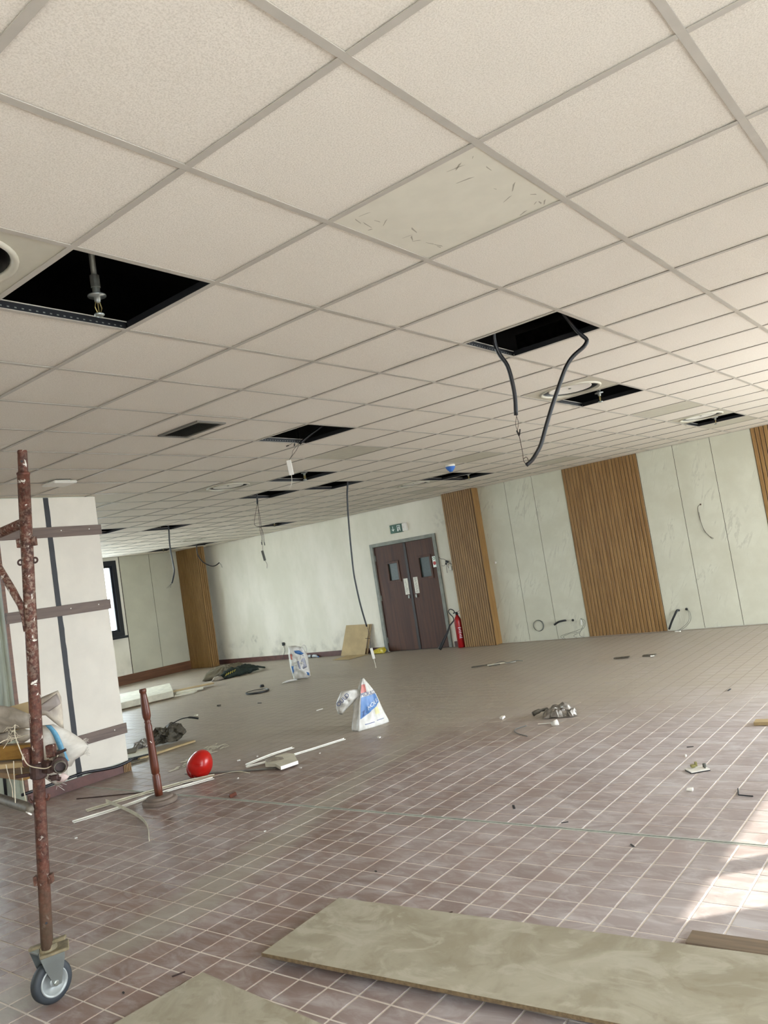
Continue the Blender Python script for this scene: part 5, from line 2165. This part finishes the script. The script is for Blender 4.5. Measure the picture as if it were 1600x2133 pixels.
# cardboard by the door
t = thing('leaning_cardboard', 'tall brown cardboard sheet leaning on the white wall left of the door', 'cardboard', (10.55, 9.45, 0))
mb = MB()
mb.prism([(10.50, 9.84, .004), (10.50, 9.20, .004), (10.640, 9.09, .575), (10.640, 9.70, .60)], (.008, 0, 0))
sh = part('sheet', mb, 'card', t)
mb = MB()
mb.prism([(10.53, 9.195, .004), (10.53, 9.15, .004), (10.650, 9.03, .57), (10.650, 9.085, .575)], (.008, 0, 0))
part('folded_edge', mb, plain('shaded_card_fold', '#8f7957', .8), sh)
t = thing('flat_cardboard', 'low strip of cardboard lying flat in front of the leaning sheet', 'cardboard', (10.3, 9.35, 0))
mb = MB()
mb.prism([(10.0, 9.62, .003), (9.92, 9.12, .003), (10.44, 9.06, .003), (10.46, 9.66, .003)], (0, 0, .006))
part('sheet', mb, 'card', t)
t = thing('yellow_bag', 'crumpled yellow plastic bag lying at the foot of the door jamb', 'plastic bag', (10.5, 8.80, 0))
mb = MB()
mb.pillow([(10.45, 9.0, .004), (10.52, 8.98, .07), (10.54, 8.84, .11), (10.53, 8.70, .12), (10.50, 8.64, .06), (10.45, 8.66, .004)], .06, TOW, 6, .018, 9.0, .8)
part('film', mb, 'yellowbag', t, True)
mb = MB()
mb.pillow([(10.47, 9.06, .004), (10.53, 9.05, .08), (10.53, 8.98, .09), (10.47, 8.99, .004)], .03, TOW, 4, .008, 2.0)
part('dark_rag', mb, 'black', t, True)
t = thing('water_bottle', 'crushed clear plastic bottle lying against the red-brown skirting', 'bottle', (10.6, 10.7, .04))
mb = MB()
mb.tube([(10.6, 10.86, .036), (10.6, 10.82, .038), (10.602, 10.74, .03), (10.6, 10.68, .037), (10.6, 10.62, .03), (10.598, 10.585, .014), (10.598, 10.57, .014)], [.028, .034, .026, .034, .028, .012, .012], 14)
part('bottle', mb, 'clearpet', t, True)
mb = MB()
mb.tube([(10.598, 10.572, .014), (10.598, 10.55, .014)], .014, 12)
part('cap', mb, 'bagblue', t)
mb = MB()
mb.tube([(10.6, 10.765, .033), (10.6, 10.72, .033)], .031, 14)
part('band', mb, 'ink', t)

# slab of stacked boards far left
t = thing('board_slab', 'long pale raised board slab by the column, bright on top', 'board', (6.3, 10.9, 0))
a = Vector((6.77, 10.36, 0))
la = Vector((-.95, .22, 0)).normalized()
lb = Vector((.56, .83, 0)).normalized()
mb = MB()
c4 = [a, a + la * 1.6, a + la * 1.6 + lb * 1.45, a + lb * 1.45]
mb.prism([(p.x, p.y, .02) for p in c4], (0, 0, .10))
part('slab', mb, 'cream', t)
mb = MB()
c4 = [a + la * .05 + lb * .03, a + la * 1.5 + lb * .03, a + la * 1.5 + lb * 1.3, a + la * .05 + lb * 1.3]
mb.prism([(p.x, p.y, .001) for p in c4], (0, 0, .02))
part('bearer', mb, 'boardedge', t)
for k, (pts, z, mt, lb_) in enumerate((
        ([(6.84, 10.44), (7.10, 10.25), (7.30, 10.40), (7.0, 10.62)], .002, 'cream', 'lowest short pale plank beside the raised slab'),
        ([(7.0, 10.60), (7.35, 10.30), (7.45, 10.42), (7.12, 10.74)], .022, 'cream', 'middle short plank of the little heap beside the raised slab'),
        ([(7.05, 10.78), (7.72, 10.45), (7.78, 10.58), (7.2, 10.86)], .042, 'card', 'longest tan plank on top of the little heap beside the raised slab'))):
    t = thing('short_plank', lb_, 'plank', (pts[0][0], pts[0][1], z), 'short planks by the slab')
    mb = MB()
    mb.prism([(x, y, z) for x, y in pts], (0, 0, .02))
    part('plank', mb, mt, t)

# folded tool bag / cloth bundle
t = thing('cloth_bundle', 'olive cloth bundle with dark green straps lying on the far floor', 'cloth bundle', (8.9, 11.6, 0))
mb = MB()
mb.pillow([(8.24, 11.45, .01), (8.55, 11.75, .06), (9.1, 11.85, .10), (9.45, 11.60, .10), (9.40, 11.25, .05), (8.9, 11.10, .03), (8.45, 11.15, .02)], .13, (0, 0, 1), 7, .02, 3.0, 0.1)
part('cloth', mb, 'olive', t, True)
mb = MB()
mb.pillow([(8.38, 11.18, .02), (8.65, 11.22, .10), (9.0, 11.12, .13), (9.30, 11.05, .10), (9.22, 10.88, .03), (8.75, 10.90, .012), (8.45, 11.0, .008)], .10, (-.3, -.3, 1), 6, .022, 7.0, .2)
part('dark_fold', mb, 'darkgreen', t, True)
mb = MB()
mb.tube(smooth_path([(8.40, 11.10, .06), (8.7, 11.05, .13), (9.05, 10.98, .12), (9.35, 10.92, .05), (9.45, 11.0, .03), (9.35, 11.1, .08)], 5), .018, 8)
part('strap', mb, 'darkgreen', t, True)
mb = MB()
for k in range(5):
    mb.tube([(8.45 + k * .05, 10.99 - k * .006, .06 + .01 * k), (8.47 + k * .05, 10.97 - k * .006, .10 + .01 * k)], .006, 5)
part('yellow_stitching', mb, 'yellowbag', t)
mb = MB()
mb.pillow([(8.20, 11.12, .006), (8.33, 11.22, .03), (8.42, 11.12, .05), (8.40, 10.98, .02), (8.28, 11.0, .006)], .05, (0, 0, 1), 4, .008, 2)
part('pale_corner', mb, 'canvas', t, True)

# round lid
t = thing('round_lid', 'round lid with a black rim lying on the far floor', 'lid', (6.98, 8.5, 0))
mb = MB()
mb.lathe((6.98, 8.50, .002), [(.17, 0), (.185, .006), (.185, .022), (.165, .024), (.160, .014)], (0, 0, 1), 36)
part('rim', mb, 'black', t)
mb = MB()
mb.lathe((6.98, 8.50, .010), [(.162, 0), (.162, .008), (.10, .012)], (0, 0, 1), 36)
part('top', mb, 'canvas', t)
t = thing('black_cap', 'small black plastic cap just behind the round lid', 'cap', (7.43, 8.88, 0))
mb = MB()
mb.lathe((7.43, 8.88, .001), [(.035, 0), (.04, .01), (.03, .035), (.018, .04)], (0, 0, 1), 14)
part('cap', mb, 'black', t)

# scrap heap next to the column
t = thing('crumpled_sheeting', 'heap of crumpled grey plastic sheeting and dark scrap behind the turned post', 'sheeting', (4.05, 7.0, 0))
mb = MB()
mb.pillow([(3.93, 6.98, .006), (3.97, 7.0, .12), (4.04, 6.98, .20), (4.12, 6.94, .17), (4.20, 6.90, .22), (4.29, 6.84, .17), (4.31, 6.80, .07), (4.24, 6.80, .01), (4.05, 6.86, .005)], .07, TOW, 8, .045, 2.5, .8)
mb.crumple(.03, 13, 4)
part('sheeting', mb, 'scrap', t)
mb = MB()
mb.pillow([(3.70, 7.06, .01), (3.78, 7.05, .09), (3.88, 7.0, .12), (3.94, 6.92, .05), (3.85, 6.92, .01)], .05, TOW, 6, .03, 8.5, .8)
mb.crumple(.02, 15, 1)
part('torn_film', mb, 'foil', t)
mb = MB()
mb.tube(smooth_path([(4.18, 6.88, .20), (4.28, 6.83, .23), (4.36, 6.77, .23), (4.43, 6.70, .20)], 4), [.006] * 8 + [.012] * 5, 8)
part('black_handle', mb, 'black', t)
t = thing('scrap_tray', 'shallow grey-green board tray beside the column corner', 'board piece', (3.5, 6.9, 0), 'scrap beside the column')
mb = MB()
mb.prism([(3.30, 6.75, .004), (3.62, 6.52, .004), (3.86, 6.80, .004), (3.5, 7.15, .004)], (0, 0, .025))
part('sheet', mb, 'cream', t)
mb = MB()
mb.prism([(3.36, 6.95, .03), (3.6, 6.78, .03), (3.72, 6.92, .045), (3.48, 7.12, .045)], (0, 0, .01))
part('loose_sheet', mb, 'olive', t)
t = thing('dark_offcut', 'thin dark metal offcut lying at the column corner', 'offcut', (3.45, 6.5, 0), 'scrap beside the column')
mb = MB()
mb.obox((3.47, 6.545, .018), (.30, -.16, 0), (0, 0, 1), (.26, .03, .02), .004)
part('offcut', mb, 'black', t)
t = thing('wood_lath', 'long pale wooden lath lying in front of the crumpled sheeting', 'lath', (3.5, 6.5, 0), 'scrap beside the column')
mb = MB()
mb.obox((3.80, 6.48, .012), (.9, -.02, 0), (0, 1, 0), (.72, .045, .02), .002)
part('lath', mb, 'card', t)
t = thing('wood_lath', 'short dark tapered lath at the foot of the column corner', 'lath', (3.3, 6.4, 0), 'scrap beside the column')
mb = MB()
mb.obox((3.32, 6.42, .009), (.55, -.1, 0), (0, 1, 0), (.30, .05, .016), .002)
part('lath', mb, 'olive', t)

# small finds on the open floor
t = thing('crumpled_foil', 'crumpled grey foil scrap on the tiles right of the printed bag', 'foil', (5.3, 2.5, 0))
mb = MB()
mb.pillow([(5.12, 2.56, .004), (5.22, 2.62, .02), (5.36, 2.60, .05), (5.44, 2.48, .06), (5.36, 2.34, .03), (5.22, 2.28, .006), (5.18, 2.40, .008)], .05, (0, 0, 1), 6, .03, 3.0, .1)
mb.crumple(.02, 22, 6)
for v in mb.bm.verts:
    v.co.z = max(v.co.z, .002)
part('foil', mb, 'foil', t)
mb = MB()
mb.tube(smooth_path([(5.21, 2.72, .03), (5.26, 2.68, .045), (5.33, 2.62, .05)], 4), [.022] * 5 + [.012] * 4, 8)
mb.crumple(.006, 30, 2)
part('twisted_end', mb, 'scrap', t, True)
t = thing('plastic_cup', 'small crushed white cup with a strip in front of the foil scrap', 'cup', (4.90, 2.37, 0))
mb = MB()
mb.lathe((4.89, 2.34, .022), [(.02, -.03), (.026, .03), (.023, .03), (.018, -.026)], (.35, -.9, .25), 16)
part('cup', mb, 'white', t, True)
mb = MB()
mb.obox((4.95, 2.45, .006), (-.25, 1, 0), (1, .25, 0), (.16, .022, .003))
part('paper_strip', mb, 'white', t)
t = thing('thin_wire', 'thin curved black wire on the tiles in front of the white cup', 'wire', (4.6, 2.5, 0))
mb = MB()
mb.tube(smooth_path([(4.88, 2.62, .004), (4.74, 2.66, .004), (4.62, 2.58, .004), (4.52, 2.42, .004)], 5), .004, 6)
part('wire', mb, 'greywire', t)
t = thing('circuit_board', 'small circuit board with yellow and grey components on the tiles', 'circuit board', (3.735, .77, 0))
mb = MB()
mb.obox((3.735, .77, .010), (.10, -.11, 0), (.11, .10, 0), (.125, .095, .007), .001)
part('board', mb, 'white', t)
mb = MB()
mb.obox((3.735, .77, .0045), (.10, -.11, 0), (.11, .10, 0), (.128, .098, .004), .001)
part('backing', mb, 'black', t)
mb = MB()
mb.obox((3.748, .800, .026), (.10, -.11, 0), (.11, .10, 0), (.028, .024, .018), .003)
mb.obox((3.765, .785, .034), (.10, -.11, 0), (.11, .10, 0), (.016, .016, .03), .003)
part('coil_component', mb, 'pcbgold', t)
mb = MB()
mb.lathe((3.775, .735, .013), [(.011, 0), (.011, .022), (.007, .024)], (0, 0, 1), 12)
mb.lathe((3.750, .725, .013), [(.006, 0), (.006, .014)], (0, 0, 1), 10)
part('capacitor', mb, 'greywire', t)
t = thing('wood_offcut', 'small tan wood offcut at the right edge of the floor', 'offcut', (4.95, .6, 0))
mb = MB()
mb.obox((4.945, .54, .014), (.07, -1, 0), (1, .07, 0), (.30, .10, .026), .002)
part('offcut', mb, 'card', t)
t = thing('brown_chip', 'brown broken block lying left of the pale track near the joint', 'offcut', (2.655, 4.07, 0))
mb = MB()
mb.obox((2.655, 4.07, .016), (.8, -.4, .2), (.4, .8, 0), (.06, .05, .03), .004)
part('block', mb, 'redwood', t)

SM = [
    ('debris_strip', 'leftmost litter of torn strips with thin wire near the big slatted panel', [((8.31, 5.16), .30, .02, 'scrap', .5), ((8.40, 4.92), .34, .05, 'cream', .35), ((8.28, 4.93), .16, .03, 'scrap', .6), ((8.46, 4.76), .14, .035, 'whitetrim', .2)]),
    ('debris_strip', 'dark torn strips on the floor below the right edge of the big slatted panel', [((8.33, 3.06), .20, .05, 'scrap', .15), ((8.40, 2.72), .17, .05, 'scrap', -.1), ((8.33, 2.66), .05, .03, 'whitetrim', .2)]),
]
for nm, lb_, bits in SM:
    x, y = bits[0][0]
    t = thing(nm, lb_, 'debris', (x, y, 0), 'torn strips near the panelled wall')
    for (px_, py_), L_, w_, mt, an in bits:
        mb = MB()
        mb.obox((px_, py_, .012), (math.sin(an), -math.cos(an), .03), (1, 0, 0), (L_, w_, .012), .002)
        mb.crumple(.006, 14, px_)
        part('strip', mb, mt, t)
    if 'wire' in lb_:
        mb = MB()
        mb.tube(smooth_path([(8.36, 5.0, .01), (8.42, 4.88, .035), (8.40, 4.78, .02), (8.46, 4.66, .03), (8.52, 4.60, .01)], 4), .005, 5)
        part('wire', mb, 'greywire', t)

BITS = [
    ((5.16, 3.03), .05, 'white', 'white plaster crumb left of the foil scrap'),
    ((3.34, .70), .034, 'white', 'white plaster crumb nearest the circuit board on its near side'),
    ((4.05, .94), .030, 'whitetrim', 'pale crumb just beyond the circuit board'),
    ((4.28, .98), .026, 'ink', 'small dark splinter farther beyond the circuit board'),
    ((2.86, 1.64), .032, 'ink', 'dark splinter just beyond the floor joint'),
    ((2.68, 1.21), .022, 'ink', 'tiny dark splinter touching the floor joint'),
    ((2.44, .72), .026, 'ink', 'dark sliver on the near side of the joint by the sunlit patch'),
    ((1.50, 1.23), .016, 'rustdark', 'tiny brown chip by the far edge of the largest board'),
    ((1.78, 1.89), .014, 'black', 'black pebble on a tile joint near the largest board'),
    ((.62, 2.06), .030, 'rustdark', 'brown crumb at the corner of the flat foreground board'),
    ((.42, 2.17), .012, 'black', 'tiny black speck left of the flat foreground board'),
    ((5.66, 5.92), .05, 'whitetrim', 'short white chip between the round lid and the printed bag'),
    ((6.15, 7.55), .045, 'ink', 'dark sliver in front of the round lid'),
    ((6.02, 8.28), .05, 'scrap', 'small dusty scrap left of the round lid'),
    ((5.42, 8.05), .05, 'cream', 'pale smear of filler in front of the raised slab'),
    ((3.86, 4.24), .018, 'white', 'white crumb right of the broken cream board'),
    ((3.42, 4.06), .018, 'white', 'white crumb in front of the broken cream board'),
    ((3.07, 4.48), .018, 'white', 'white crumb right of the red helmet'),
    ((3.55, 5.02), .03, 'white', 'white crumb behind the red helmet'),
    ((3.70, 4.92), .022, 'white', 'white crumb farther behind the red helmet'),
    ((2.10, 3.10), .016, 'white', 'white crumb on the pale track'),
    ((4.06, 4.42), .02, 'white', 'white crumb between the broken board and the printed bag'),
    ((1.62, 4.60), .02, 'white', 'white crumb left of the bowed edging'),
    ((4.42, 3.98), .03, 'white', 'white crumb right of the printed bag'),
    ((6.20, 1.20), .04, 'ink', 'dark splinter far out on the right tiles'),
    ((6.02, .72), .04, 'white', 'white crumb far out on the right tiles'),
]
for k, ((x, y), s, mt, lb_) in enumerate(BITS):
    mb = MB()
    an = k * 1.7
    thin = mt in ('ink', 'rustdark', 'whitetrim')
    L_ = s * (1.9 if thin else 1.0)
    W_, H_ = (s * .42, s * .16) if thin else (s * .7, s * .4)
    mb.obox((x, y, H_ / 2 + .0012), (math.cos(an), math.sin(an), 0), (-math.sin(an), math.cos(an), 0), (L_, W_, H_), s * .06)
    mb.crumple(s * .16, 40, k)
    solo('debris_chip', lb_, 'debris', mb, mt, (x, y, 0), 'crumbs scattered on the floor')

# angle clip near the circuit board
t = thing('metal_clip', 'thin bent dark metal clip on the tiles at the right', 'clip', (3.29, .41, 0))
mb = MB()
mb.tube([(3.40, .44, .006), (3.29, .41, .006), (3.28, .33, .006)], .004, 6)
part('clip', mb, 'ink', t)

# powder spill behind the helmet: a thin uneven layer
mb = MB()
for k in range(60):
    t_ = random.random()
    x = 3.25 + (4.05 - 3.25) * t_ + random.gauss(0, .05)
    y = 5.55 + .38 * t_ + random.gauss(0, .06)
    s = random.uniform(.01, .05)
    an = random.gauss(.3, .4)
    mb.obox((x, y, .002), (math.cos(an), math.sin(an), 0), (0, 0, 1), (s * 2.4, .002, s * .7))
o = solo('powder_spill', 'streaks of spilled pale powder on the floor behind the red helmet', 'powder', mb, 'cream', (3.6, 5.7, 0))
o['kind'] = 'stuff'
